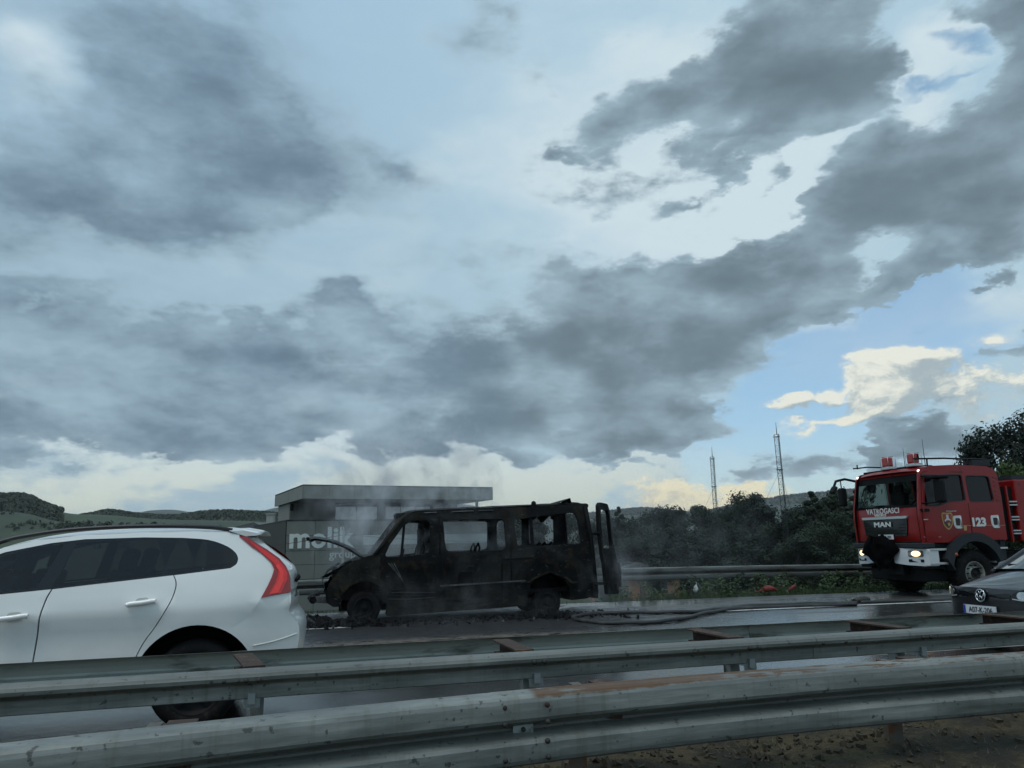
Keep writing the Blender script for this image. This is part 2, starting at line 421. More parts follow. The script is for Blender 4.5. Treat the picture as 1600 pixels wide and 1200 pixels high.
MT['plate'] = material('number_plate', (.62, .65, .66), .4, 0, .06, 30)
MT['ink'] = material('plate_ink', (.015, .015, .02), .5, 0, .05, 30)
MT['tinted'] = material('tinted_glass', (.006, .006, .007), .03, 0, .1, 2, .015, 2.5, None, 0, .3)
MT['front_glass'] = material('side_glass', (.018, .023, .026), .04, 0, .25, 1.6, .02, 2, None, 0, .45)
MT['glass'] = material('clear_glass', (.75, .85, .85), .02, 0, .02, 2, 0, 40, None, 0, .5, trans=1.0, ior=1.02)
# ------------------------------------------------------------------ ground, road, hills
def terrain_z(x, y):
    pts = ((-9e9, -.06), (1.2, -.06), (18.6, -.12), (22, -.9), (30, -2.0), (60, -4.2), (100, -6.0), (9e9, -6.0))
    z = -6.0
    for (a, b), (c, d) in zip(pts, pts[1:]):
        if y <= c: z = b + (d - b) * max(0, min(1, (y - max(a, -1e6)) / (c - max(a, -1e6)))); break
    return z
def build_land():
    xs = sorted(set([round(-12000 * (1 - k / 14) ** 3 - 60, 1) for k in range(14)] + [-60 + 4 * k for k in range(46)] + [round(124 + 12000 * (k / 14) ** 3, 1) for k in range(1, 15)]))
    ys = [-9000, -2500, -600, -150, -40, -9, 0, 1.3, 3.2, 4.2, 5.9, 12, 18.5, 19.2, 20, 22, 25, 30, 36, 44, 52, 60, 70, 80, 90, 100, 130, 200, 400, 800, 1600, 3200, 6500, 12000]
    rows = []
    for y in ys:
        r = []
        for x in xs:
            z = terrain_z(x, y)
            if y > 20 and y < 1000: z += .35 * mnoise.noise(Vector((x * .06, y * .06, 0))) * min(1, (y - 20) / 15)
            r.append((x, y, z))
        rows.append(r)
    mb = MB(); mb.grid(rows)
    m = bpy.data.materials.new('meadow_ground'); m.use_nodes = True
    t = NT(m.node_tree); b = t.n['Principled BSDF']
    co = t.node('ShaderNodeNewGeometry').outputs['Position']
    n1 = t.noise(co, .03, 8, .6); n2 = t.noise(co, 1.7, 6, .65)
    col = t.ramp(n1, [(.3, (.03, .042, .02, 1)), (.5, (.05, .07, .028, 1)), (.7, (.08, .085, .045, 1))])
    col = t.mix(t.rng(n2, .3, .75), col, (.022, .032, .014, 1))
    t.put(b.inputs['Base Color'], col); b.inputs['Roughness'].default_value = .95
    t.put(b.inputs['Normal'], t.node('ShaderNodeBump', {'Height': n2, 'Strength': .5, 'Distance': .2}).outputs[0])
    mb.build('ground', m, kind='structure')

    # wet asphalt: standing water makes it mirror the sky, worn wheel tracks and soot stay dull
    def asphalt(name, dark, wet):
        m = bpy.data.materials.new(name); m.use_nodes = True
        t = NT(m.node_tree); b = t.n['Principled BSDF']
        co = t.node('ShaderNodeNewGeometry').outputs['Position']
        big = t.noise(t.vm('MULTIPLY', co, (.22, .8, 1)), 1.0, 6, .6)
        fine = t.noise(co, 60, 4, .7); mid = t.noise(co, 3.0, 7, .62)
        sx = t.node('ShaderNodeSeparateXYZ', {0: co}).outputs
        # burnt and foam-stained patch round the wreck
        dx = t.m('DIVIDE', t.m('SUBTRACT', sx[0], 2.0), 5.6); dy = t.m('DIVIDE', t.m('SUBTRACT', sx[1], 15.2), 3.2)
        rad = t.m('SQRT', t.m('ADD', t.m('MULTIPLY', dx, dx), t.m('MULTIPLY', dy, dy)))
        rad = t.m('ADD', rad, t.m('MULTIPLY', t.m('SUBTRACT', mid, .5), 1.6))
        burn = t.rng(rad, 1.05, .55)
        ddx = t.m('DIVIDE', t.m('SUBTRACT', sx[0], 2.3), 3.9); ddy = t.m('DIVIDE', t.m('SUBTRACT', sx[1], 11.6), 1.4)
        r2 = t.m('ADD', t.m('SQRT', t.m('ADD', t.m('MULTIPLY', ddx, ddx), t.m('MULTIPLY', ddy, ddy))), t.m('MULTIPLY', t.m('SUBTRACT', mid, .5), 2.4))
        foam = t.rng(r2, 1.15, .6)
        base = t.mix(t.rng(fine, .3, .7), (dark * .8, dark * .82, dark * .78, 1), (dark * 1.55, dark * 1.58, dark * 1.5, 1))
        base = t.mix(t.rng(big, .4, .65), base, (dark * .9, dark * .9, dark * .86, 1))
        base = t.mix(burn, base, (.008, .008, .009, 1))
        base = t.mix(t.m('MULTIPLY', foam, t.rng(mid, .38, .6)), base, srgb(124, 108, 92))
        rough = t.m('ADD', t.rng(big, .40, .68, .07, .38), t.m('MULTIPLY', t.m('SUBTRACT', fine, .5), .25))
        rough = t.m('MULTIPLY', rough, t.rng(t.m('ADD', sx[1], t.m('MULTIPLY', mid, 1.5)), 9.4, 11.0, .28, 1.0))
        rough = t.mix(burn, rough, (.62, .62, .62, 1))
        rough = t.mix(foam, rough, (.8, .8, .8, 1))
        t.put(b.inputs['Base Color'], base)
        t.put(b.inputs['Roughness'], t.m('ADD', rough, 1 - wet, clamp=True))
        h = t.m('ADD', t.m('MULTIPLY', fine, .35), mid)
        t.put(b.inputs['Normal'], t.node('ShaderNodeBump', {'Height': h, 'Strength': .15, 'Distance': .03}).outputs[0])
        return m
    A = asphalt('wet_asphalt', .035, .97)
    A2 = asphalt('shoulder_asphalt', .06, .9)
    def sheet(name, poly, z, mat, kind='structure'):
        n = 60; rows = []
        (x0, x1, lo, hi) = poly
        for k in range(n + 1):
            x = x0 + (x1 - x0) * k / n
            a, b2 = lo(x) if callable(lo) else lo, hi(x) if callable(hi) else hi
            rows.append([(x, a + (b2 - a) * j / 6, z) for j in range(7)])
        return MB().grid(rows).build(name, mat, kind=kind)
    sheet('road', (-160, 260, 5.95, 18.2), 0, A)
    sheet('carriageway', (-160, 260, -8, 1.1), 0, A)
    edge = lambda x: 14.95 + .0 * x
    sheet('hard_shoulder', (-160, 260, 15.15, 18.2), .004, A2)
    # markings
    PW = material('road_paint', (.5, .52, .5), .5, 0, .25, 2.5, .2, 50, (srgb(60, 62, 60), .3, 7), world_co=True)
    for nm, y0, w, xa, xb in (('edge_line', 14.85, .18, -160, .6), ('edge_line', 14.85, .18, 6.8, 260), ('edge_line', 6.55, .15, -160, 260), ('edge_line', .45, .15, -160, 260)):
        sheet(nm, (xa, xb, y0, y0 + w), .0085, PW)
    mb = MB()
    for k in range(-12, 20):
        x = k * 9.0 + 6.5
        mb.box((x, 10.75, .0065), (4.5, .14, .004))
    mb.build('lane_line', PW, kind='structure')

    # median: bare brown soil with dead grass
    m = bpy.data.materials.new('median_soil'); m.use_nodes = True
    t = NT(m.node_tree); b = t.n['Principled BSDF']
    co = t.node('ShaderNodeNewGeometry').outputs['Position']
    n1 = t.noise(co, 2.2, 8, .65); n2 = t.noise(t.vm('MULTIPLY', co, (1, 2.5, 1)), 28, 5, .7)
    col = t.ramp(n1, [(.3, srgb(34, 31, 19)), (.45, srgb(58, 51, 31)), (.55, srgb(98, 84, 54)), (.66, srgb(48, 50, 25))])
    col = t.mix(t.rng(n2, .35, .7), t.mix(.5, col, (.01, .01, .008, 1)), col)
    t.put(b.inputs['Base Color'], col); b.inputs['Roughness'].default_value = .95
    t.put(b.inputs['Normal'], t.node('ShaderNodeBump', {'Height': t.m('ADD', n1, n2), 'Strength': .8, 'Distance': .05}).outputs[0])
    rows = []
    for k in range(221):
        x = -12 + k * .2
        rows.append([(x, 1.1 + 4.85 * j / 16, (.004 if j in (0, 16) else .03 + .27 * max(0, min(1, (j - 5) / 5)) * max(0, min(1, (16 - j) / 1.6)) + .05 * mnoise.noise(Vector((x * .9, j * .3, 3))) + .02 * mnoise.noise(Vector((x * 4, j * 1.3, 8))))) for j in range(17)])
    MB().grid(rows).build('median', m, kind='structure')
    rng = np.random.default_rng(3)
    mb = MB()
    for k in range(9000):
        x = rng.uniform(0, 9); y = rng.uniform(2.4, 5.85)
        if mnoise.noise(Vector((x * .8, y * .8, 5))) < -.1: continue
        a = rng.uniform(0, 2 * PI); l = rng.uniform(.015, .07); w = .0022; h = rng.uniform(.004, .03)
        p = Vector((x, y, .03 + .27 * max(0, min(1, ((y - 1.1) / .303 - 5) / 5)) * max(0, min(1, (5.95 - y) / .48)))); d = Vector((math.cos(a), math.sin(a), 0)) * l; s = Vector((-d.y, d.x, 0)).normalized() * w
        mb.add([p - s, p + s, p + d + Vector((0, 0, h))], [(0, 1, 2)])
    mb.build('dry_grass', material('dry_grass_blades', (.11, .10, .055), .9, 0, .4, 3), kind='stuff')

    mb = MB()
    for k in range(5200):
        x = rng.uniform(-.5, 9); y = rng.uniform(2.4, 5.8); s = rng.uniform(.006, .028) * (1.8 if rng.random() < .06 else 1)
        z = .03 + .27 * max(0, min(1, ((y - 1.1) / .303 - 5) / 5)) * max(0, min(1, (5.95 - y) / .48)) + .05 * mnoise.noise(Vector((x * .9, (y - 1.1) / .303 * .3, 3)))
        mb.box((x, y, z + s * .2), (s * rng.uniform(.7, 1.6), s * rng.uniform(.7, 1.6), s * rng.uniform(.5, 1)), Matrix.Rotation(rng.uniform(0, 3), 3, Vector((rng.random(), rng.random(), rng.random() + .01)).normalized()))
    mb.build('soil_clods', material('clod_earth', (.045, .038, .024), .95, 0, .6, 1.5, world_co=True), kind='stuff')
    mb = MB()
    for k in range(2600):
        cx, cy = ((8.2, 3.6), (6.4, 4.3), (5.0, 3.3), (7.2, 3.0))[k % 4]
        x = cx + rng.normal(0, .55); y = cy + rng.normal(0, .3); a = rng.uniform(0, 2 * PI); h = rng.uniform(.03, .11); w = .004
        z = .02 + .27 * max(0, min(1, ((y - 1.1) / .303 - 5) / 5)) * max(0, min(1, (5.95 - y) / .48))
        p = Vector((x, y, z)); s = Vector((math.cos(a), math.sin(a), 0)) * w; l = Vector((rng.normal(0, .5), rng.normal(0, .5), 1)) * h
        mb.add([p - s, p + s, p + l], [(0, 1, 2)])
    mb.build('median_grass', material('median_grass_blades', (.035, .05, .016), .9, 0, .4, 2, world_co=True), kind='stuff')
    # grass on the far verge, in tufts
    GR = material('verge_grass_blades', (.035, .058, .018), .85, 0, .5, 1.2, world_co=True)
    mb = MB()
    for k in range(26000):
        x = rng.uniform(-11, 34); y = 18.15 + abs(rng.normal(0, .9)) ** 1.2
        d = mnoise.noise(Vector((x * .55, y * .8, 2)))
        if d < -.15 and rng.random() < .6: continue
        h = rng.uniform(.08, .24) * (1 + .9 * max(0, d) + (.5 if x > 7 else 0)); a = rng.uniform(0, 2 * PI); w = rng.uniform(.006, .014)
        z = terrain_z(x, y) - .02
        p = Vector((x, y, z)); s = Vector((math.cos(a), math.sin(a), 0)) * w; l = Vector((rng.normal(0, .35), rng.normal(0, .35), 1)) * h
        mb.add([p - s, p + s, p + l * .6 + s * .6, p + l], [(0, 1, 2), (0, 2, 3)])
    mb.build('verge_grass', GR, kind='stuff')
    # weeds with broad leaves between the far barrier and the field
    mb = MB()
    for k in range(520):
        x = rng.uniform(6.9, 36); y = 18.5 + rng.random() ** 1.4 * 3.2; H = rng.uniform(.2, .75) * (1.15 if x > 9 else .8); z = terrain_z(x, y)
        for q in range(46):
            hh = rng.random() ** .7 * H; r = .25 * (1 - .5 * hh / H); a = rng.uniform(0, 2 * PI)
            p = Vector((x + r * math.cos(a) * rng.random(), y + r * math.sin(a) * rng.random(), z + hh))
            u = Vector((rng.normal(), rng.normal(), rng.normal() * .6)).normalized() * rng.uniform(.03, .07); v = u.cross(Vector((rng.normal(), rng.normal(), rng.normal()))).normalized() * rng.uniform(.015, .03)
            mb.add([p - u, p + v, p + u, p - v], [(0, 1, 2, 3)])
    mb.build('verge_weeds', material('weed_leaves', (.038, .07, .022), .8, 0, .5, .8, world_co=True), kind='stuff')

    # hills: ridges at their real distance
    def hill(name, ridge, d, depth, mat, bump=1.0, seed=0, crown=None, ncrown=0, cs=5, lo=-6):
        pts = [onD(x, y, d) for x, y in spline(ridge, 6)]
        # extend beyond the frame on both sides, falling away gently
        mb = MB(); rows = []; cols = 14
        def prof(s):                                            # 0 ridge .. 1 foot
            return .5 + .5 * math.cos(PI * s) if s < 1 else 0
        back = [p + Vector((0, 1, 0)) * depth for p in pts]
        for j in range(-6, cols + 1):
            s = j / cols
            row = []
            for p in pts:
                k = prof(abs(s) if s >= 0 else abs(s) * 2.2)
                dirn = Vector((p.x, p.y, 0)).normalized()
                q = p - dirn * depth * s
                h = (p.z - lo) * k
                h += bump * mnoise.fractal(Vector((q.x, q.y, seed)) / (60 * bump + 40), 1.0, 2.0, 4) * 6 * (1 - k) * k * 3
                row.append((q.x, q.y, lo + h))
            rows.append(row)
        o = mb.grid(rows).build(name, mat, kind='structure')
        if crown:
            rg = np.random.default_rng(seed + 11); cb = MB()
            n = len(rows[0])
            ncards = 20
            for q in range(ncrown):
                s = 6 + (rg.random() ** 1.7) * (crown[1] * cols); i = rg.random() * (n - 1.01)
                a, b2 = int(s), int(i); fa, fb = s - a, i - b2
                if a + 1 >= len(rows): continue
                P = (Vector(rows[a][b2]) * (1 - fb) + Vector(rows[a][b2 + 1]) * fb) * (1 - fa) + (Vector(rows[a + 1][b2]) * (1 - fb) + Vector(rows[a + 1][b2 + 1]) * fb) * fa
                if crown[0] and mnoise.noise(Vector((P.x, P.y, 0)) / (cs * 14)) < crown[0]: continue
                if len(crown) > 2 and not (crown[2] <= i / n <= crown[3]): continue
                S = cs * rg.uniform(.6, 1.3)
                for c in range(ncards):
                    u = Vector((rg.normal(), rg.normal(), rg.normal())).normalized()
                    ctr = P + Vector((u.x * S * .5, u.y * S * .5, S * .3 + u.z * S * .5))
                    a1 = (u.cross(Vector((rg.normal(), rg.normal(), rg.normal())))).normalized() * S * .2; b1 = u.cross(a1).normalized() * S * .18
                    cb.add([ctr - a1 - b1 * .6, ctr + a1 * .7 - b1, ctr + a1 + b1 * .5, ctr - a1 * .4 + b1], [(0, 1, 2, 3)])
            cb.build('hill_wood', FOREST, kind='stuff', fix=False)
        return o
    FOREST = material('hill_wood_leaves', (.022, .036, .018), .9, 0, .45, .02, world_co=True)
    meadow = material('hill_meadow', (.036, .056, .024), .95, 0, .35, .014, .5, .15, ((.02, .033, .016), .55, .02), world_co=True)
    woodg = material('hill_wood_floor', (.02, .033, .016), .95, 0, .3, .02, .5, .2, world_co=True)
    blue = material('far_mountain', (.03, .045, .03), .95, 0, .2, .004, world_co=True)
    hill('hills', [(-700, 770), (-450, 790), (-250, 770), (-90, 778), (0, 778), (40, 780), (72, 794), (110, 803), (160, 805), (260, 812), (420, 816), (600, 828), (760, 838)], 700, 330, meadow, 1.0, 1, (-.7, .55, .3, .545), 3600, 5)
    hill('hills', [(-700, 788), (-300, 796), (0, 799), (90, 815), (170, 817), (260, 822), (420, 828), (600, 834), (760, 840)], 560, 220, meadow, 1.0, 8, (.18, .95), 1500, 3.2)
    hill('hills', [(-700, 805), (-300, 812), (60, 815), (130, 808), (170, 801), (210, 806), (270, 809), (330, 802), (390, 803), (440, 806), (520, 812), (640, 822), (760, 836)], 1000, 300, woodg, 1.0, 2, (-.6, .75), 5200, 5)
    hill('mountains', [(-600, 792), (-200, 800), (100, 804), (200, 803), (235, 798), (270, 797), (300, 801), (340, 806), (380, 806), (430, 794), (500, 782), (600, 775), (700, 785), (800, 800), (900, 812)], 3600, 1200, blue, 2, 3)
    hill('mountains', [(820, 812), (900, 806), (970, 799), (1010, 796), (1045, 800), (1090, 803), (1120, 797), (1170, 786), (1230, 777), (1300, 770), (1380, 764), (1480, 765), (1600, 758), (1800, 750), (2100, 760), (2500, 790)], 3000, 1000, blue, 2, 5, (-1, .35), 3600, 10)
build_land()
# ------------------------------------------------------------------ crash barriers
W_PROF = [(.012, .31), (0, .306), (-.036, .304), (-.062, .298), (-.075, .288), (-.081, .272), (-.085, .24), (-.086, .208), (-.08, .194), (-.032, .172), (-.004, .163), (0, .155), (-.004, .147), (-.032, .138), (-.08, .116), (-.086, .102), (-.085, .07), (-.081, .038), (-.075, .022), (-.062, .012), (-.036, .006), (0, .004), (.012, 0)]
LOW_PROF = [(.03, .165), (.006, .163), (-.026, .157), (-.048, .146), (-.056, .128), (-.052, .108), (-.028, .092), (-.006, .084), (0, .074), (.002, .04), (.0, .006), (.014, 0)]
def beam_mb(L, side=1, sc=1.0, prof=W_PROF, th=.004, n=2, cy=None):
    """corrugated beam along X that follows the road's bend cy(x); the waves bulge towards -Y * side"""
    mb = MB(); cy = cy or (lambda x: 0)
    for off, fl in ((0, False), (th * side, True)):
        rows = [[(L * k / n, y * side * sc + off + cy(L * k / n), z * sc) for y, z in prof] for k in range(n + 1)]
        mb.grid(rows, smooth=False, flip=fl)
    for x in (0, L):
        a = [(x, y * side * sc + cy(x), z * sc) for y, z in prof]; b = [(x, y * side * sc + th * side + cy(x), z * sc) for y, z in prof]
        mb.grid([a, b], smooth=False)
    a = [(L * k / n, prof[0][0] * side * sc + cy(L * k / n), prof[0][1] * sc) for k in range(n + 1)]
    mb.grid([a, [(p[0], p[1] + th * side, p[2]) for p in a]], smooth=False)
    return mb
def bend(c, sl, q, x0, x1):
    def f(x):
        t = max(x0, min(x1, x)); v = c + sl * t + q * t * t
        return v + (x - t) * (sl + 2 * q * t)
    return f
def steel_beam(name, rust_top=None):
    """galvanised beam: streaks along it, darker along the valley, a rusty lip where the coating is gone"""
    m = bpy.data.materials.new(name); m.use_nodes = True
    t = NT(m.node_tree); b = t.n['Principled BSDF']
    co = t.node('ShaderNodeNewGeometry').outputs['Position']
    ob = t.node('ShaderNodeTexCoord').outputs['Object']
    n1 = t.noise(t.vm('MULTIPLY', co, (.8, 3, 6)), 2.0, 7, .65)
    sp = t.noise(co, 26, 3, .5); st = t.noise(t.vm('MULTIPLY', co, (14, 4, .6)), 1.6, 5, .6)
    col = t.ramp(n1, [(.28, (.105, .113, .103, 1)), (.5, (.185, .197, .183, 1)), (.72, (.31, .325, .30, 1))])
    col = t.mix(t.m('MULTIPLY', t.rng(st, .5, .75), .45), col, srgb(92, 90, 76))
    col = t.mix(t.m('MULTIPLY', t.rng(sp, .63, .70), .8), col, (.045, .045, .04, 1))
    metal = .25
    z = t.node('ShaderNodeSeparateXYZ', {0: ob}).outputs[2]
    x = t.node('ShaderNodeSeparateXYZ', {0: co}).outputs[0]
    valley_dark = t.m('MULTIPLY', t.rng(t.m('ABSOLUTE', t.m('SUBTRACT', z, .155)), .05, .0), .5)  # darker band along the middle of the section
    col = t.mix(valley_dark, col, (.09, .09, .08, 1))
    if rust_top:
        x0, x1 = rust_top
        e = t.m('MULTIPLY', t.m('SUBTRACT', n1, .5), .05)
        e2 = t.m('MULTIPLY', t.m('SUBTRACT', t.noise(co, 9, 4, .6), .5), .03)
        zz = t.m('ADD', z, t.m('ADD', e, e2))
        a = t.m('MULTIPLY', t.rng(zz, .305, .318), t.m('MULTIPLY', t.rng(x, x0, x0 + .05), t.rng(x, x1 + .25, x1 - .2)))
        rn = t.noise(t.vm('MULTIPLY', co, (2, 8, 8)), 3, 5, .6)
        patch = t.rng(t.m('ADD', rn, t.rng(x, 2.6, 2.1, -.1, .08)), .42, .5)
        a = t.m('MULTIPLY', a, t.m('MULTIPLY_ADD', patch, .9, .1))
        rc = t.mix(t.noise(co, 30, 4, .6), (.075, .036, .018, 1), (.14, .078, .038, 1))
        col = t.mix(a, col, rc)
    t.put(b.inputs['Base Color'], col); b.inputs['Metallic'].default_value = metal
    t.put(b.inputs['Roughness'], t.rng(n1, .3, .7, .42, .65))
    t.put(b.inputs['Normal'], t.node('ShaderNodeBump', {'Height': t.m('ADD', n1, t.m('MULTIPLY', sp, .4)), 'Strength': .12, 'Distance': .01}).outputs[0])
    return m
def bolt_at(parent, mat, x, y, z, r=.014, side=1):
    return MB().lathe([(0, -.012 * side), (r * .8, -.012 * side), (r, -.004 * side), (r, .004 * side)], (x, y, z), 'Y', 10).build('bolt', mat, parent)
def build_barriers():
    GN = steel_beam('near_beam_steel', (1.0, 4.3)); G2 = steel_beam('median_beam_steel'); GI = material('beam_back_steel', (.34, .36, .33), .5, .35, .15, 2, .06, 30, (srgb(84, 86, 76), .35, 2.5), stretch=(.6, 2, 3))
    # --- the barrier nearest the camera
    r = thing('guardrail', 'nearest steel crash barrier with a rusty strip along its top edge', 'guardrail', (0, 0, 0), 0, 'steel crash barriers')
    Lb = 4.0; zt = .785; YN = bend(3.70, .17, -.024, -1.6, 3.4)
    x0 = .98 - Lb * 3
    for k in range(7):
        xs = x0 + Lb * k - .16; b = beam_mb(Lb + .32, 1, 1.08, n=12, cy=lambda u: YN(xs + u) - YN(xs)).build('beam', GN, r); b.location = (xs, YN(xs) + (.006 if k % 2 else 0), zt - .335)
        for dx in (.05, .26):
            for zz, yy in ((.28, -.075), (.205, -.075), (.118, -.066), (.05, -.078)):
                bolt_at(b, MT['rust'] if (zz == .28) else MT['bolt'], dx, yy - .006, zz, .013)
        wp = MB().box((.155, -.012, .165), (.1, .012, .055)).build('washer_plate', MT['galv'], b)
        bolt_at(b, MT['bolt'], .155, -.022, .165, .011)
    PX = onY(1398, 1165, 4.2).x
    for k in range(-5, 9):
        x = PX + 2.0 * k; y = YN(x)
        MB().box((x, y + .2, .28), (.055, .1, .95)).box((x - .045, y + .15, .28), (.05, .006, .95)).build('post', MT['post'], r)
        MB().box((x + .12, y + .1, zt - .018), (.12, .17, .012)).box((x + .12, y + .02, zt - .13), (.12, .012, .22)).build('spacer', MT['rust'], r)
    # --- double-sided barrier at the edge of the opposite carriageway
    r = thing('guardrail', 'double-sided steel crash barrier with rusty spacers behind the nearest one', 'guardrail', (0, 0, 0), 0, 'steel crash barriers')
    zt = .80; YA = bend(4.93, .05, -.002, -4, 7); YB = bend(5.78, .03, -.002, -4, 7)
    for k in range(8):
        xs = -12.4 + Lb * k - .15
        b = beam_mb(Lb + .3, 1, 1, LOW_PROF, n=8, cy=lambda u: YA(xs + u) - YA(xs)).build('beam', G2, r); b.location = (xs, YA(xs) + (.005 if k % 2 else 0), zt - .165)
        for dx in (.05, .24): bolt_at(b, MT['bolt'], dx, -.05 + YA(xs + dx) - YA(xs), .112, .012)
        b = beam_mb(Lb + .3, -1, .95, n=8, cy=lambda u: YB(xs + u) - YB(xs)).build('beam', GI, r); b.location = (xs, YB(xs) + (.005 if k % 2 else 0), zt - .295)
    for px in (-1350, -640, -60, 397, 838, 1182, 1463, 1700, 1900):
        x = onY(px, 1050, 5.0).x
        rr = Matrix.Rotation(.2 if px < 600 else .05, 3, 'Z'); y = YA(x)
        MB().box((x - .06, y + .4, zt - .004), (.12, .6, .012), rr).box((x - .06, y + .4, zt - .045), (.012, .6, .07), rr).box((x - .06, y + .4, zt - .084), (.1, .6, .01), rr).build('spacer', MT['rust'], r)
        MB().box((x, y + .3, .1), (.05, .1, 1.1)).box((x + .03, y + .26, .1), (.045, .008, 1.1)).build('post', MT['galv_dirty'], r)
        MB().box((x + .0, y + .12, zt - .16), (.04, .28, .06)).box((x, y + .016, zt - .165), (.09, .012, .1)).build('bracket', MT['galv'], r)
        for sx in (-.03, .04): bolt_at(r, MT['bolt'], x + sx, y - .056, zt - .055, .014)
    # --- barrier on the far verge
    r = thing('guardrail', 'far dark crash barrier along the grass verge behind the burnt van', 'guardrail', (0, 0, 0), 0, 'steel crash barriers')
    pts = [onY(x, y, Y) for x, y, Y in ((-420, 938, 18.7), (0, 925, 18.7), (480, 906, 18.7), (720, 896, 18.9), (960, 887.5, 19.2), (1180, 883, 19.6), (1380, 880.5, 20.0), (1600, 874, 20.6))]
    e = pts[-1]; pts += [Vector((e.x + 10, e.y + .6, e.z - .1)), Vector((e.x + 60, e.y + 4, e.z - .5))]
    FB = material('far_beam_steel', (.12, .13, .125), .55, .3, .3, 1.2, .05, 30, (srgb(60, 58, 50), .5, 1.5), stretch=(.5, 2, 4), world_co=True)
    for i in range(len(pts) - 1):
        a, b = pts[i], pts[i + 1]; n = max(1, round((b - a).length / 4))
        for k in range(n):
            p, q = a.lerp(b, k / n), a.lerp(b, (k + 1) / n); d = q - p
            o = beam_mb(math.hypot(d.x, d.y) + .2, 1, 1.05).build('beam', FB, r); o.location = (p.x, p.y + (.006 if k % 2 else 0), p.z - .33)
            o.rotation_euler = (0, -math.atan2(d.z, math.hypot(d.x, d.y)), math.atan2(d.y, d.x))
            zz = terrain_z(p.x, p.y)
            MB().box((p.x + .8, p.y + .12, (p.z - .04 + zz) / 2 - .2), (.09, .12, p.z - zz + .3)).build('post', MT['post'], r)
build_barriers()
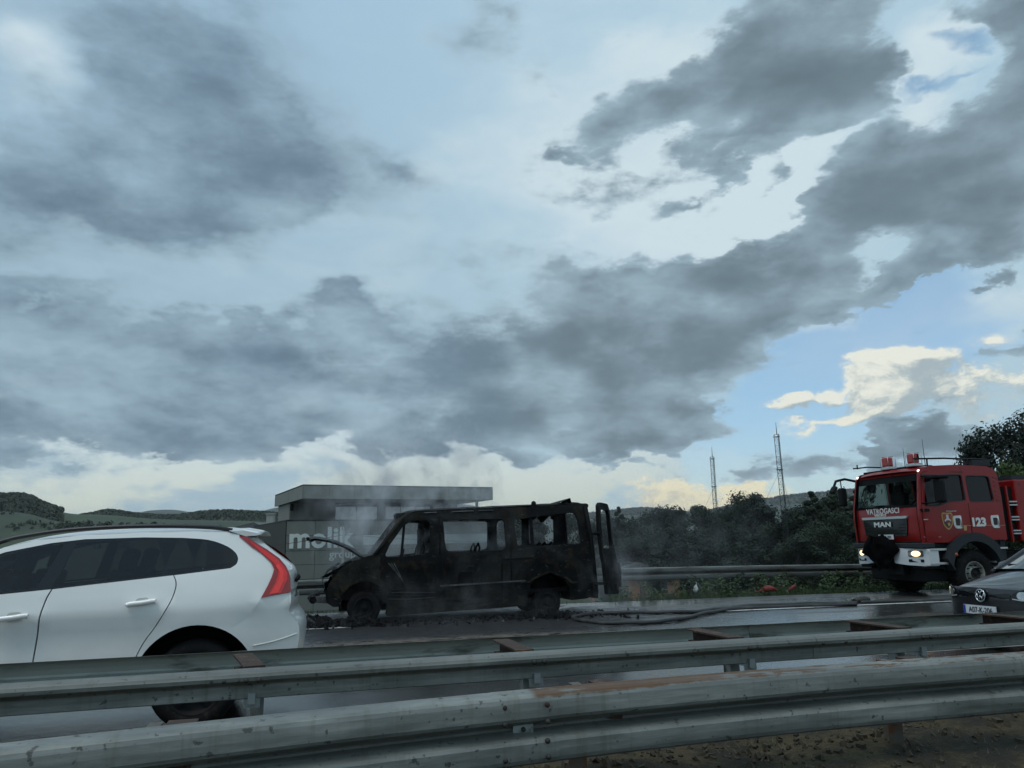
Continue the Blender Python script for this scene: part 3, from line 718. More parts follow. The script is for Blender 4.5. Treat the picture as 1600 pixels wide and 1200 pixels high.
# ------------------------------------------------------------------ flat-roofed hall with its sign, small house, masts
def build_hall():
    O = onD(474, 758, 70.0)
    e1 = (onD(769, 762, 78.0) - O); e1.z = 0; L = e1.length; e1.normalize()
    e2 = Vector((-e1.y, e1.x, 0))
    rz = math.atan2(e1.y, e1.x); TILT = 0
    r = thing('office_hall', 'grey panelled two-storey hall with big white lettering and a flat overhanging roof', 'building', (O.x, O.y, 0), rz)
    def mat_panel(name, c):
        return material(name, c, .6, .1, .1, .35, .03, 4, (tuple(k * .6 for k in c), .12, .6), stretch=(1, 1, .4))
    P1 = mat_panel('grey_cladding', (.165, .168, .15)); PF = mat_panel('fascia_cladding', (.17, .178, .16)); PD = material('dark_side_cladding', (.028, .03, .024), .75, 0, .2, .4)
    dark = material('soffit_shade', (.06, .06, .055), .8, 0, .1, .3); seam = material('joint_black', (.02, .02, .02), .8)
    GW = material('hall_window', (.03, .035, .04), .04, 0, .1, .3, 0, 40, None, 0, .9, ior=2.0)
    zt, zb = O.z, O.z - 1.22
    # roof slab, its fascia in panels
    dep = 16.0
    MB().box((L / 2, dep / 2, (zt + zb) / 2), (L - .12, dep - .12, zt - zb - .06)).build('roof', dark, r)
    MB().box((L / 2, dep / 2, zt + .02), (L + .1, dep + .1, .09)).build('roof_edge', seam, r)
    n = 8; w = L / n
    for k in range(n):
        MB().box((w * (k + .5), -.02, (zt + zb) / 2 - .03), (w - .03, .09, zt - zb - .08)).build('fascia_panel', PF, r)
    for k in range(6):
        d = dep / 6
        MB().box((-.02, d * (k + .5), (zt + zb) / 2 - .03), (.09, d - .03, zt - zb - .08)).build('fascia_panel', PF, r)
        MB().box((L + .02, d * (k + .5), (zt + zb) / 2 - .03), (.09, d - .03, zt - zb - .08)).build('fascia_panel', PF, r)
    # lower block
    s0 = 2.0; a0, a1 = -1.0, 19.6; zl = 3.68; z0 = -6.6
    MB().box(((a0 + a1) / 2, s0 + 11.2, (zl + z0) / 2), (a1 - a0 - .1, 22.3, zl - z0 - .04)).build('lower_wall', seam, r)
    MB().box(((a0 + a1) / 2, s0 + 11.2, zl + .03), (a1 - a0 + .1, 22.6, .1)).build('parapet_cap', seam, r)
    cols = [a0, a0 + 2.62, a0 + 5.24, a0 + 7.86, a0 + 10.5, a0 + 13.1, a0 + 15.7, a0 + 18.2, a1]
    rows = [zl - .04, zl - 1.36, zl - 2.74, zl - 4.0, zl - 5.3, zl - 6.7, zl - 8.2, z0]
    WHITE = material('white_band_panel', (.5, .52, .5), .5, 0, .06, .5)
    for i in range(len(cols) - 1):
        for j in range(len(rows) - 1):
            x0, x1, zz1, zz0 = cols[i] + .02, cols[i + 1] - .02, rows[j] - .02, rows[j + 1] + .02
            MB().box(((x0 + x1) / 2, s0 - .01 - .006 * ((i * 7 + j * 3) % 3), (zz0 + zz1) / 2), (x1 - x0, .1, zz1 - zz0)).build('cladding_panel', P1, r)
    for k in range(9):
        d0 = 22.3 / 9
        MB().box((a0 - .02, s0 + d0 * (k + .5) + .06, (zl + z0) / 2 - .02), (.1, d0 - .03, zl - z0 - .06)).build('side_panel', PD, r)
    # white band at the right of the sign
    MB().box((6.15 + (a1 - 6.15) / 2 - .1, s0 - .1, zl - 1.85), (a1 - 6.35, .08, .92)).build('white_band', WHITE, r)
    # upper storey set back beneath the roof
    s1 = 8.0; zc = zb + .03
    MB().box((7.5, s1 + 3.5, (zl + zc) / 2), (14.6, 7, zc - zl)).build('upper_wall', P1, r)
    for k, (x0, x1) in enumerate(((.25, 2.9), (2.93, 4.6))):
        MB().box(((x0 + x1) / 2, s1 - .03, (zl + zc) / 2), (x1 - x0, .06, zc - zl - .05)).build('cladding_panel', P1, r)
    for (x0, x1, np_) in ((4.75, 9.15, 2), (10.0, 15.0, 3)):
        f = MB().box(((x0 + x1) / 2, s1 - .05, (zl + zc) / 2), (x1 - x0, .1, zc - zl - .02)).build('window', seam, r)
        w = (x1 - x0) / np_
        for k in range(np_):
            MB().box((x0 + w * (k + .5), s1 - .11, (zl + zc) / 2), (w - .09, .03, zc - zl - .2)).build('pane', GW, f)
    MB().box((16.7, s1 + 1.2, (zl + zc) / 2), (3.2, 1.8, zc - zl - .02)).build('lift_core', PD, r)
    for (x, y) in ((L - 1.2, 1.2), (L - 1.2, 13)):
        MB().box((x, y, (zl + zc) / 2), (.22, .22, zc - zl + .02)).build('column', dark, r)
    MB().box((.4, s1 - .08, zl + 1.5), (.3, .2, .7)).build('wall_lamp', seam, r)
    # sign
    def sign(x, z, body, size, sx, bold):
        text(body, size, MT['white_letters'], r, frame((x, s0 - .14, z), (1, 0, 0), (0, 0, 1)), 'sign_letters', bold, .03, sx)
    sign(-.82, zl - 2.45, 'molik', 2.62, 1.0, .07)
    sign(2.95, zl - 3.45, 'group', 1.05, 1.0, .012)
    # low concrete wall with a planted strip in front of the block
    return r
build_hall()
def build_small():
    wallm = material('orange_render', (.3, .15, .075), .85, 0, .1, 1.2, .1, 30); roofm = material('grey_sheet_roof', (.1, .105, .11), .6, .2, .15, 2)
    dk = material('dark_opening', (.012, .014, .018), .3); gw = material('grey_house_wall', (.06, .066, .066), .8, 0, .1, .5)
    # orange house below the embankment
    p = onD(1000, 930, 78)
    p.z = terrain_z(p.x, p.y) - .1
    r = thing('house', 'low orange rendered house with dark windows seen under the far barrier', 'house', p, math.radians(-8))
    MB().box((0, 2.5, 1.35), (8.4, 5, 2.7)).build('wall', wallm, r)
    MB().box((-3.1, -.3, 1.3), (2.9, .9, 2.5)).build('porch_wall', gw, r)
    for x in (-2.7, 2.2):
        f = MB().box((x, -.06 if x > 0 else -.78, 1.75), (1.3, .1, 1.5)).build('window', dk, r)
        MB().box((x, -.12 if x > 0 else -.84, 1.75), (.06, .04, 1.45)).build('window_bar', gw, f)
    MB().box((1.25, -.05, 1.2), (.55, .12, 2.4)).build('door', dk, r)
    mb = MB(); mb.prism([(-4.7, 2.6), (4.7, 2.6), (4.7, 2.85), (0, 4.1), (-4.7, 2.85)], lambda a, b, t: (a, -.5 + t, b), 6); mb.build('roof', roofm, r)
    # grey house with a chimney, left of the hall
    p = onD(392, 835, 100); zr = onD(408, 825, 100).z
    r = thing('house', 'small grey house with a pale chimney at the left end of the hall', 'house', (p.x, p.y, -5), math.radians(-14))
    MB().box((-1, 3, (zr + 4) / 2), (9, 7, zr + 4)).build('wall', gw, r)
    mb = MB(); z = zr + 4.0
    mb.prism([(-5.9, z), (3.9, z), (3.9, z + .25), (.6, z + 1.75), (-5.9, z + .25)], lambda a, b, t: (a, -1 + t, b), 8); mb.build('roof', roofm, r)
    MB().box((2.0, 1.6, z + 1.7), (.95, .8, 2.2)).box((2.0, 1.6, z + 2.85), (1.15, 1.0, .14)).build('chimney', material('pale_chimney', (.3, .31, .29), .8), r)
build_small()
def mast(top, base, d, wid, label, guys):
    """guyed three-sided lattice mast"""
    T = onD(*top, d); B = onD(*base, d); ax = (B - T)
    zb = terrain_z(B.x, B.y); B = T + ax * ((T.z - zb) / (T.z - B.z)); H = (T - B).length
    r = thing('lattice_mast', label, 'mast', B, 0, 'lattice masts')
    u = (T - B).normalized(); st = material('mast_steel', (.03, .032, .034), .6, .3) if 'mast_steel' not in MT else MT['mast_steel']; MT['mast_steel'] = st
    s = Vector((1, 0, 0)); s = (s - u * s.dot(u)).normalized(); q = u.cross(s)
    Hl = H * .93
    leg = lambda k, h: u * h + (s * math.cos(k * 2 * PI / 3 + .3) + q * math.sin(k * 2 * PI / 3 + .3)) * wid * .6
    for k in range(3):
        MB().tube([leg(k, 0), leg(k, Hl)], .035, 5).build('leg', st, r)
    mb = MB(); n = int(Hl / (wid * 1.15))
    for i in range(n):
        h0, h1 = Hl * i / n, Hl * (i + 1) / n
        for k in range(3):
            a, b = (k, (k + 1) % 3) if i % 2 else ((k + 1) % 3, k)
            mb.tube([leg(a, h0), leg(b, h1)], .018, 4, False); mb.tube([leg(a, h1), leg(b, h1)], .015, 4, False)
    mb.build('bracing', st, r, kind='stuff')
    MB().tube([u * Hl, u * H], [.05, .02], 5).build('antenna', st, r)
    for h in (Hl * .985, Hl * .78):
        MB().tube([leg(k, h) * 1.0 + (leg(k, h) - u * h) * .35 for k in (0, 1, 2, 0)], .04, 5).build('collar', st, r)
    for (dx, dy, h) in guys:
        MB().tube([u * Hl * h, Vector((dx, dy, zb - B.z + .1 - 0))], .014, 4).build('guy_wire', st, r)
mast((1212, 660), (1234, 882), 88, .55, 'taller lattice mast standing nearer to the fire engine', ((6, 5, .78), (-5, 7, .78), (5.5, 6, .45)))
mast((1112, 698), (1124, 882), 104, .5, 'shorter lattice mast rising beside the bright yellow cloud', ((5, 5, .78), (-5, 6, .78)))
# power pole and its cable in front of the hall
def pole():
    p = onD(535.5, 880, 58); p.z = terrain_z(p.x, p.y); t = onD(534, 826, 58)
    r = thing('power_pole', 'pale concrete power pole standing before the last letter of the sign', 'power pole', p)
    h = t.z - p.z; cm = material('pole_concrete', (.27, .28, .27), .8, 0, .1, 3)
    MB().box((0, 0, h / 2), (.22, .22, h), taper=.75).build('shaft', cm, r)
    MB().box((.12, 0, h - .06), (.5, .1, .1)).build('crossarm', MT['bolt'], r)
    for x in (-.08, .32): MB().lathe([(.03, 0), (.05, .05), (.03, .12), (.045, .16), (0, .18)], (x, 0, h), 'Z', 8).build('insulator', MT['bolt'], r)
    for px, py, dd in ((250, 866, 60), (900, 846, 62)):
        q = onD(px, py, dd) - p
        a = Vector((.1, 0, h - .45)); pts = []
        for k in range(17):
            s = k / 16; v = a.lerp(q, s); v.z -= .5 * 4 * s * (1 - s) * .5; pts.append(v)
        MB().tube(pts, .022, 5).build('cable', MT['bolt'], r)
pole()
# ------------------------------------------------------------------ trees
def leaf_mat(name, c, c2, sc=.5):
    m = bpy.data.materials.new(name); m.use_nodes = True
    t = NT(m.node_tree); b = t.n['Principled BSDF']
    co = t.node('ShaderNodeNewGeometry').outputs['Position']
    oi = t.node('ShaderNodeObjectInfo').outputs['Random']
    n = t.noise(co, sc, 4, .6); n2 = t.noise(co, 4, 2, .5)
    f = t.m('ADD', t.m('MULTIPLY', n, .8), t.m('ADD', t.m('MULTIPLY', n2, .3), t.m('MULTIPLY', t.m('SUBTRACT', oi, .5), .35)))
    col = t.mix(t.rng(f, .3, .85), c + (1,), c2 + (1,))
    t.put(b.inputs['Base Color'], col); b.inputs['Roughness'].default_value = .75; b.inputs['Specular IOR Level'].default_value = .3
    return m
BARK = material('bark', (.035, .03, .024), .9, 0, .3, 3, .5, 12)
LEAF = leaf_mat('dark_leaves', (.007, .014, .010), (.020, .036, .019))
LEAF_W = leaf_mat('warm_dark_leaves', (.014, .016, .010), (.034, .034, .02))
LEAF_L = leaf_mat('light_leaves', (.03, .05, .014), (.06, .095, .022))
def crown_mesh(name, H, W, n, leaf, seed, kind, base=.12):
    """leaf clumps spread through a crown built of uneven lobes; gaps stay open between the lobes"""
    rg = np.random.default_rng(seed); lobes = []
    nl = {'broad': 26, 'poplar': 20, 'conifer': 30, 'big': 64}[kind]
    for k in range(nl):
        t = (k + .5) / nl
        if kind == 'conifer':
            h = base + (1 - base) * t; r = W * .5 * (1 - t) ** .8; s = W * .2 * (1.15 - t)
            a = k * 2.4
        elif kind == 'poplar':
            h = base + (1 - base) * rg.random(); r = W * .36 * math.sin(PI * min(1, .12 + h * .86)) ** .6; s = W * rg.uniform(.15, .24); a = rg.uniform(0, 2 * PI)
        else:
            h = base + (.98 - base) * rg.random() ** .8; r = W * .5 * math.sqrt(max(.02, 1 - ((h - .5) / .56) ** 2)) * rg.uniform(.5, 1.0); s = W * (rg.uniform(.12, .21) if kind != 'big' else rg.uniform(.05, .12)); a = rg.uniform(0, 2 * PI)
        lobes.append((Vector((r * math.cos(a) * .8, r * math.sin(a) * .8, h * H)), s))
    vs = []; fs = []
    per = n // len(lobes)
    for c, s in lobes:
        u = rg.normal(size=(per, 3)); u /= np.linalg.norm(u, axis=1)[:, None]
        rad = s * rg.random(per) ** .4 * (1 + .3 * (rg.random(per) > .92))
        p = np.array(c) + u * rad[:, None] * np.array((1, 1, .8))
        t1 = np.cross(u, rg.normal(size=(per, 3))); t1 /= np.linalg.norm(t1, axis=1)[:, None] + 1e-9
        t2 = np.cross(u + .6 * rg.normal(size=(per, 3)), t1); t2 /= np.linalg.norm(t2, axis=1)[:, None] + 1e-9
        L = leaf * rg.uniform(.6, 1.4, per)[:, None]
        q = np.stack([p - t1 * L, p - t2 * L * .45 + t1 * L * .1, p + t1 * L, p + t2 * L * .5], 1)
        o = len(vs); vs += [tuple(x) for x in q.reshape(-1, 3)]; fs += [(o + 4 * k, o + 4 * k + 1, o + 4 * k + 2, o + 4 * k + 3) for k in range(per)]
    me = bpy.data.meshes.new(name); me.from_pydata(vs, [], fs); me.update()
    tb = MB(); top = .8 * H
    tb.tube([(0, 0, -.3), (.02 * H, 0, .3 * H), (-.01 * H, .01 * H, .6 * H), (0, 0, top)], [.022 * H, .017 * H, .011 * H, .003 * H], 7)
    for c, s in lobes[::2]:
        z0 = max(.12 * H, c.z - .16 * H); m = Vector((c.x * .45, c.y * .45, (z0 + c.z) / 2 + .01 * H))
        tb.tube([(0, 0, z0), m, c], [.008 * H, .005 * H, .002 * H], 5)
    return me, tb
TREE_KINDS = {}
for i, (k, H, W, n, leaf, kind) in enumerate((('a', 10, 8, 9000, .17, 'broad'), ('b', 10, 7, 9000, .17, 'broad'), ('c', 10, 4.2, 6000, .15, 'poplar'), ('d', 10, 6, 7500, .16, 'conifer'), ('e', 10, 8.5, 9000, .16, 'broad'))):
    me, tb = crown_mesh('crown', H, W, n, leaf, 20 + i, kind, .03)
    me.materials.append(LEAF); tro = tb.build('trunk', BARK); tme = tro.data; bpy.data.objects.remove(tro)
    TREE_KINDS[k] = (me, tme, H)
def place_tree(kind, px, ytop, d, label, width=1.0, group='trees beyond the far barrier', leafm=None, cat='tree', name='tree', rot=None):
    me, tme, H = TREE_KINDS[kind]
    T = onD(px, ytop, d); z = terrain_z(T.x, T.y); h = (T.z - z)
    r = thing(name, label, cat, (T.x, T.y, z), random.uniform(0, 6.28) if rot is None else rot, group)
    s = h / H
    for nm, m in (('trunk', tme), ('crown', me)):
        o = bpy.data.objects.new(nm, m); C.objects.link(o); o.parent = r; o.scale = (s * width, s * width, s)
        if nm == 'crown' and leafm:
            o.material_slots[0].link = 'OBJECT'; o.material_slots[0].material = leafm
    return r
for a in (('b', 800, 812, 120, 'low rounded tree seen through the middle window of the burnt van', 1.2), ('a', 850, 808, 118, 'broad tree seen through the rear side windows of the burnt van', 1.2), ('e', 902, 802, 112, 'dark tree partly behind the back corner of the burnt van', 1.1),
          ('d', 966, 792, 100, 'pointed dark tree just right of the van\'s open rear door', .85), ('a', 1000, 806, 104, 'low hazy tree between the open van door and the bushy round tree', 1.1), ('b', 1046, 799, 104, 'bushy round tree left of the narrow gap in the tree row', 1.1),
          ('c', 1094, 795, 112, 'narrow upright tree behind the foot of the shorter mast', 1.3), ('a', 1128, 800, 96, 'wide low tree right of the shorter mast', 1.0), ('e', 1153, 778, 108, 'tall loose-topped tree standing against the yellow cloud', .8), ('c', 1176, 777, 108, 'slim loose-topped tree beside the tallest one by the yellow cloud', 1.0),
          ('b', 1188, 796, 98, 'full dark tree filling the middle of the row left of the taller mast', 1.15), ('e', 1228, 802, 96, 'rounded tree directly behind the taller mast', 1.1), ('d', 1268, 768, 92, 'tall dark conifer right of the taller mast', 1.25), ('a', 1305, 772, 94, 'dark spreading tree beside the tall conifer', 1.0),
          ('d', 1338, 766, 90, 'dark conifer half hidden by the fire engine\'s front corner', 1.3), ('e', 1290, 806, 84, 'low dark tree in front of the conifers beside the fire engine', 1.0), ('b', 1390, 770, 100, 'tree behind the fire engine cab, seen through its windscreen', 1.2), ('e', 1470, 775, 100, 'tree hidden for the most part behind the cab of the fire engine', 1.2)):
    place_tree(a[0], a[1], a[2], a[3], a[4], a[5])
place_tree('b', 1080, 838, 84, 'low shrub-like tree under the gap in the tree row', 1.6)
place_tree('a', 1175, 838, 80, 'low spreading shrub-like tree before the middle of the row', 1.7)
place_tree('e', 1000, 842, 82, 'low hazy shrub-like tree just beyond the barrier near the open van door', 1.7)
place_tree('b', 1245, 842, 76, 'low dark shrub-like tree at the foot of the taller mast', 1.6)
REAR = ['second-rank tree directly behind the pointed tree by the open van door', 'second-rank tree behind the low hazy tree near the van door', 'second-rank tree behind the bushy round tree left of the gap', 'second-rank tree behind the narrow upright tree at the shorter mast',
        'second-rank tree behind the wide low tree right of the shorter mast', 'second-rank tree just left of the loose-topped tall trees by the yellow cloud', 'second-rank tree between the loose-topped trees and the taller mast', 'second-rank tree right behind the taller mast\'s foot',
        'second-rank tree between the taller mast and the tall conifer', 'second-rank tree behind the spreading tree beside the tall conifer', 'second-rank tree beside the fire engine\'s front, mostly hidden by its cab', 'second-rank tree hidden behind the van\'s back corner']
for k, (px, yt, d) in enumerate(((985, 815, 118), (1030, 812, 116), (1068, 816, 120), (1110, 812, 118), (1140, 806, 116), (1165, 800, 120), (1205, 806, 116), (1250, 800, 112), (1285, 790, 112), (1320, 788, 110), (1355, 785, 112), (940, 812, 118))):
    place_tree('beab'[k % 4], px, yt, d, REAR[k], 1.35, 'rear rank of trees beyond the far barrier')
# the big tree towering behind the fire engine
def big_tree():
    T = onD(1598, 642, 46); z = terrain_z(T.x, T.y); H = T.z - z; W = 13
    me, tb = crown_mesh('crown', H, W, 36000, .12, 77, 'big', .25)
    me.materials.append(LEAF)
    r = thing('tree', 'big dark broad-leaved tree towering behind the fire engine\'s rear', 'tree', (T.x + 3.2, T.y + 1, z), 2.0)
    o = bpy.data.objects.new('crown', me); C.objects.link(o); o.parent = r
    tb.build('trunk', BARK, r)
big_tree()
place_tree('b', 1516, 700, 50, 'smaller dark tree left of the big one, over the fire engine\'s roof', .55, None)
place_tree('a', 1592, 732, 40, 'light green bush between the big tree and the fire engine\'s rear', .8, None, LEAF_L, 'bush', 'bush')
# ------------------------------------------------------------------ white estate SUV in the near lane
def build_suv():
    PAINT = material('white_car_paint', (.80, .80, .77), .3, 0, .03, 3, 0, 40, None, 0, .5, coat=.8)
    m = PAINT; t = NT(m.node_tree); b = t.n['Principled BSDF']        # road grime on the lower doors
    ob = t.node('ShaderNodeTexCoord').outputs['Object']; z = t.node('ShaderNodeSeparateXYZ', {0: ob}).outputs[2]
    n = t.noise(ob, 3.5, 7, .65)
    a = t.m('MULTIPLY', t.rng(t.m('ADD', z, t.m('MULTIPLY', t.m('SUBTRACT', n, .5), .5)), .95, .25), .3)
    src = b.inputs['Base Color'].links[0].from_socket
    t.put(b.inputs['Base Color'], t.mix(a, src, srgb(128, 124, 106)))
    t.put(b.inputs['Coat Weight'], t.m('SUBTRACT', .8, a))
    RED = material('red_lamp_lens', (.72, .008, .006), .15, 0, .15, 22, .15, 30, None, 0, .5, coat=.6)
    REDL = material('bright_lamp_strip', (.95, .03, .018), .2, 0, .12, 40, .2, 60, None, 0, .5, coat=.6)
    DRED = material('dark_lamp_lens', (.3, .01, .01), .1, 0, .1, 20, .1, 30, None, 0, .5, coat=.5)
    TF = material('light_tinted_glass', (.22, .25, .27), .02, 0, .05, 2, .01, 2, None, 0, .5, coat=1.0, trans=1.0, ior=1.02)
    TR = material('dark_tinted_glass', (.08, .08, .083), .02, 0, .05, 2, .01, 2, None, 0, .5, coat=1.0, trans=1.0, ior=1.02)
    CL = material('cabin_cloth', (.02, .02, .021), .85, 0, .2, 10, spec=.2)
    W = 1.89
    r = thing('suv', 'white estate SUV with dark tinted windows and tall red tail lamps', 'car', (-.149, 7.2, 0))
    def Y(x, z):
        y = 0.0
        if x > -1.0: y += .15 * ((x + 1.0) / 1.0) ** 2.3
        if x < -3.75: y += .34 * ((-3.75 - x) / .85) ** 2.2
        zb = 1.16 + .05 * (x + 2) / 2
        s = max(0, z - zb + .06); y += .40 * (s - .06 * (1 - math.exp(-s / .06)))
        if z < .55: y += .22 * (.55 - z) ** 1.3
        y -= .036 * math.exp(-((z - .985 - .03 * (x + 1.2)) / .085) ** 2)          # shoulder line
        y -= .03 * math.exp(-((x + .84) / .55) ** 2 - ((z - .8) / .28) ** 2)        # rear haunch
        y += .022 * math.exp(-((z - .72) / .16) ** 2) * (1 if -3.1 < x < -1.3 else math.exp(-((min(abs(x + 3.1), abs(x + 1.3))) / .2) ** 2))
        return y + .03
    near = lambda off=0: (lambda x, z, tt: Vector((x, Y(x, z) + off + tt, z)))
    far = lambda off=0: (lambda x, z, tt: Vector((x, W - (Y(x, z) + off + tt), z)))
    ARCH = lambda c, R, a0, a1, n=16: [(c[0] + R * math.cos(math.radians(a0 + (a1 - a0) * k / n)), c[1] + R * math.sin(math.radians(a0 + (a1 - a0) * k / n))) for k in range(n + 1)]
    rw, fw = (-.838, .36), (-3.612, .36); RA = .49
    seam1 = spline([(-1.977, 1.176), (-2.012, 1.083), (-2.041, .899), (-2.064, .6), (-2.05, .34)], 4)
    seam2 = spline([(-1.05, 1.262), (-1.02, 1.179), (-1.055, 1.034), (-1.15, .86), (-1.235, .735), (-1.29, .62), (-1.33, .5), (-1.40, .36)], 4)
    winlow = [(-3.02, 1.115), (-2.7, 1.132), (-2.354, 1.152), (-1.993, 1.177), (-1.694, 1.207), (-1.05, 1.262), (-.601, 1.309)]
    winrear = spline([(-.601, 1.309), (-.553, 1.345), (-.547, 1.40), (-.585, 1.455), (-.665, 1.507), (-.809, 1.556), (-1.023, 1.577)], 4)
    wintop = [(-1.023, 1.577), (-1.339, 1.586), (-1.804, 1.578), (-2.056, 1.55), (-2.388, 1.482), (-2.7, 1.36), (-3.02, 1.115)]
    roof = [(-3.25, 1.06), (-2.9, 1.27), (-2.65, 1.41), (-2.409, 1.52), (-2.179, 1.575), (-1.844, 1.612), (-1.347, 1.628), (-.935, 1.63), (-.671, 1.622), (-.55, 1.60)]
    light = [(-.551, 1.585), (-.48, 1.578), (-.444, 1.546), (-.305, 1.461), (-.199, 1.384), (-.137, 1.314), (-.106, 1.253), (-.092, 1.2), (-.086, 1.09), (-.33, 1.053), (-.282, 1.15), (-.25, 1.229), (-.236, 1.289), (-.265, 1.35), (-.35, 1.429), (-.441, 1.491)]
    lin = [(-.551, 1.585), (-.441, 1.491), (-.35, 1.429), (-.265, 1.35), (-.236, 1.289), (-.25, 1.229), (-.282, 1.15), (-.33, 1.053)]
    bseam = spline([(-.33, 1.053), (-.365, .99), (-.43, .90), (-.50, .85), (-.6029, .7902)], 3)
    aR = math.degrees(math.atan2(.7902 - rw[1], -.6029 - rw[0]))
    tailp = spline([(-.086, 1.085), (-.08, 1.0), (-.095, .925), (-.05, .865), (-.012, .81), (0, .745), (-.004, .66), (-.03, .5), (-.09, .34)], 3)
    def side(mk, tag_near):
        f = mk
        q = roof[:] + lin + bseam[1:] + ARCH(rw, RA, aR, 158, 14)[1:]
        q += [p for p in seam2[::-1] if math.hypot(p[0] - rw[0], p[1] - rw[1]) > RA + .012]
        q = q + [(-.601, 1.309)] + winrear[1:] + wintop[1:]
        MB().panel(q, [], f(), .09, .03).build('quarter_panel', PAINT, r)
        bp = [p for p in bseam] + ARCH(rw, RA, aR, -8, 10)[1:] + [(-.40, .27), (-.09, .3)] + tailp[::-1]
        MB().panel(bp, [], f(.001), .09, .03).build('rear_bumper', PAINT, r)
        g = .005
        s2 = [(x - .009, z) for x, z in seam2]
        dr = [(x + .006, z) for x, z in seam1] + [(-1.41, .34)] + s2[::-1] + [(-1.694, 1.203)]
        d = MB().panel(dr, [], f(.0015), .09, .03).build('rear_door', PAINT, r)
        def handle(x, z, par):
            pts = spline([(x - .115, z - .016), (x - .09, z - .004), (x, z + .004), (x + .09, z + .016), (x + .115, z + .014)], 4)
            MB().tube([f(-.035)(a, c, 0) for a, c in pts], [.014] + [.021] * (len(pts) - 2) + [.014], 8).build('handle', PAINT, par)
            MB().panel(rounded([(x - .06, z - .02), (x + .05, z - .008), (x + .045, z + .045), (x - .05, z + .04)], .03), [], f(-.0035), .05, .004).build('handle_recess_shade', material('recess_shade_white', (.5, .5, .48), .4) if 'recess' not in MT else MT['recess'], par)  # flat greyer patch: shade of the handle hollow put into the colour
        handle(-1.276, 1.044, d)
        df = [(-3.0, .36), (-2.06, .35)] + [(x - .006, z) for x, z in seam1][::-1] + [(-2.354, 1.147), (-2.7, 1.128), (-3.0, 1.11)] + [(-3.05, .9), (-3.06, .6)]
        d2 = MB().panel(df, [], f(.0015), .09, .03).build('front_door', PAINT, r)
        handle(-2.22, .963, d2)
        fe = [(-3.065, .36), (-3.07, .6), (-3.06, .9), (-3.01, 1.112), (-3.25, 1.06), (-3.6, 1.03), (-4.0, .98), (-4.32, .9), (-4.42, .8), (-4.38, .55), (-4.36, .3), (-4.05, .3)] + ARCH(fw, RA, 0, 180)
        MB().panel(fe, [], f(.001), .1, .03).build('front_wing', PAINT, r)
        sill = [(-4.04, .25), (-.42, .24), (-.42, .33), (-1.27, .335), (-3.18, .345), (-4.04, .33)]
        MB().panel(sill, [], f(.012), .12, .05).build('sill', MT['black_plastic'], r)
        # arch liners and trims
        for c, nm in ((rw, 'wheel_arch'), (fw, 'wheel_arch')):
            rows = []
            for k in range(21):
                a = math.radians(-12 + 204 * k / 20); x, z = c[0] + (RA + .004) * math.cos(a), c[1] + (RA + .004) * math.sin(a)
                p = f(.03)(x, max(z, .27), 0); s = 1 if tag_near else -1
                rows.append([p, p + Vector((0, .5 * s, 0))])
            mb = MB().grid(rows)
            mb.add([f(.5)(c[0] + (RA + .03) * math.cos(2 * PI * k / 20), max(.25, c[1] + (RA + .03) * math.sin(2 * PI * k / 20)), 0) for k in range(20)], [tuple(range(20))])
            mb.build(nm, MT['black_plastic'], r)
        # glass: one black surround, three panes
        wo = winlow + winrear[1:] + wintop[1:-1]
        panes = []
        def pane(x0, x1, slant):
            P = [];  ins = .018
            c = Vector((-1.7, 1.38))
            for p in wo:
                v = Vector(p); P.append(v)
            # clip the opening between two slanted lines
            def clip(poly, xa, keep):
                out = []
                g = lambda v: (v.x - (xa + slant * (v.y - 1.2))) * keep
                for i in range(len(poly)):
                    a, b2 = poly[i - 1], poly[i]
                    if (g(a) > 0) != (g(b2) > 0): out.append(a.lerp(b2, g(a) / (g(a) - g(b2))))
                    if g(b2) > 0: out.append(b2)
                return out
            P = clip(P, x0, 1); P = clip(P, x1, -1)
            cc = sum(P, Vector((0, 0))) / len(P)
            Q = []
            for v in P:
                d = v - cc; Q.append((v.x - ins * (1 if d.x > 0 else -1) * min(1, abs(d.x) * 6), v.y - ins * (1 if d.y > 0 else -1) * min(1, abs(d.y) * 8)))
            panes.append(Q)
            MB().panel(Q, [], f(.004), .1, 0).build('side_window', TF if x1 < -2 else TR, r)
        pane(-3.0, -2.07, .35); pane(-1.99, -1.155, .3); pane(-1.11, -.5, -.35)
        MB().panel(wo, panes, f(.006), .1, .02).build('window_surround', MT['black_gloss'], r)
        # tail lamp
        l = MB().panel(light, [], f(-.012), .035, .035).build('tail_lamp', DRED, r)
        inner = [(-.47, 1.545), (-.44, 1.53), (-.31, 1.448), (-.21, 1.372), (-.15, 1.305), (-.122, 1.25), (-.118, 1.2), (-.17, 1.085), (-.27, 1.075), (-.225, 1.16), (-.2, 1.235), (-.2, 1.29), (-.24, 1.345), (-.34, 1.425)]
        MB().panel(inner, [], f(-.016), .03, .006).build('lamp_strip', RED, l)
        MB().panel([(-.255, 1.083), (-.19, 1.09), (-.15, 1.19), (-.155, 1.27), (-.2, 1.335), (-.225, 1.32), (-.185, 1.26), (-.19, 1.2)], [], f(-.02), .03, .006).build('lamp_strip', REDL, l)
        # roof rail
        rr = spline([(-2.75, 1.44), (-2.45, 1.572), (-2.23, 1.622), (-1.945, 1.66), (-1.552, 1.68), (-1.146, 1.682), (-.8, 1.666), (-.62, 1.638)], 5)
        s = 1 if tag_near else -1
        MB().tube([f(.06)(x, min(z, 1.62), 0) + Vector((0, 0, z - min(z, 1.62))) for x, z in rr], .019, 8).build('roof_rail', material('dark_rail', (.03, .03, .032), .35, .5) if 'rail' not in MT else MT['rail'], r)
        # wheels
        s = 1 if tag_near else -1
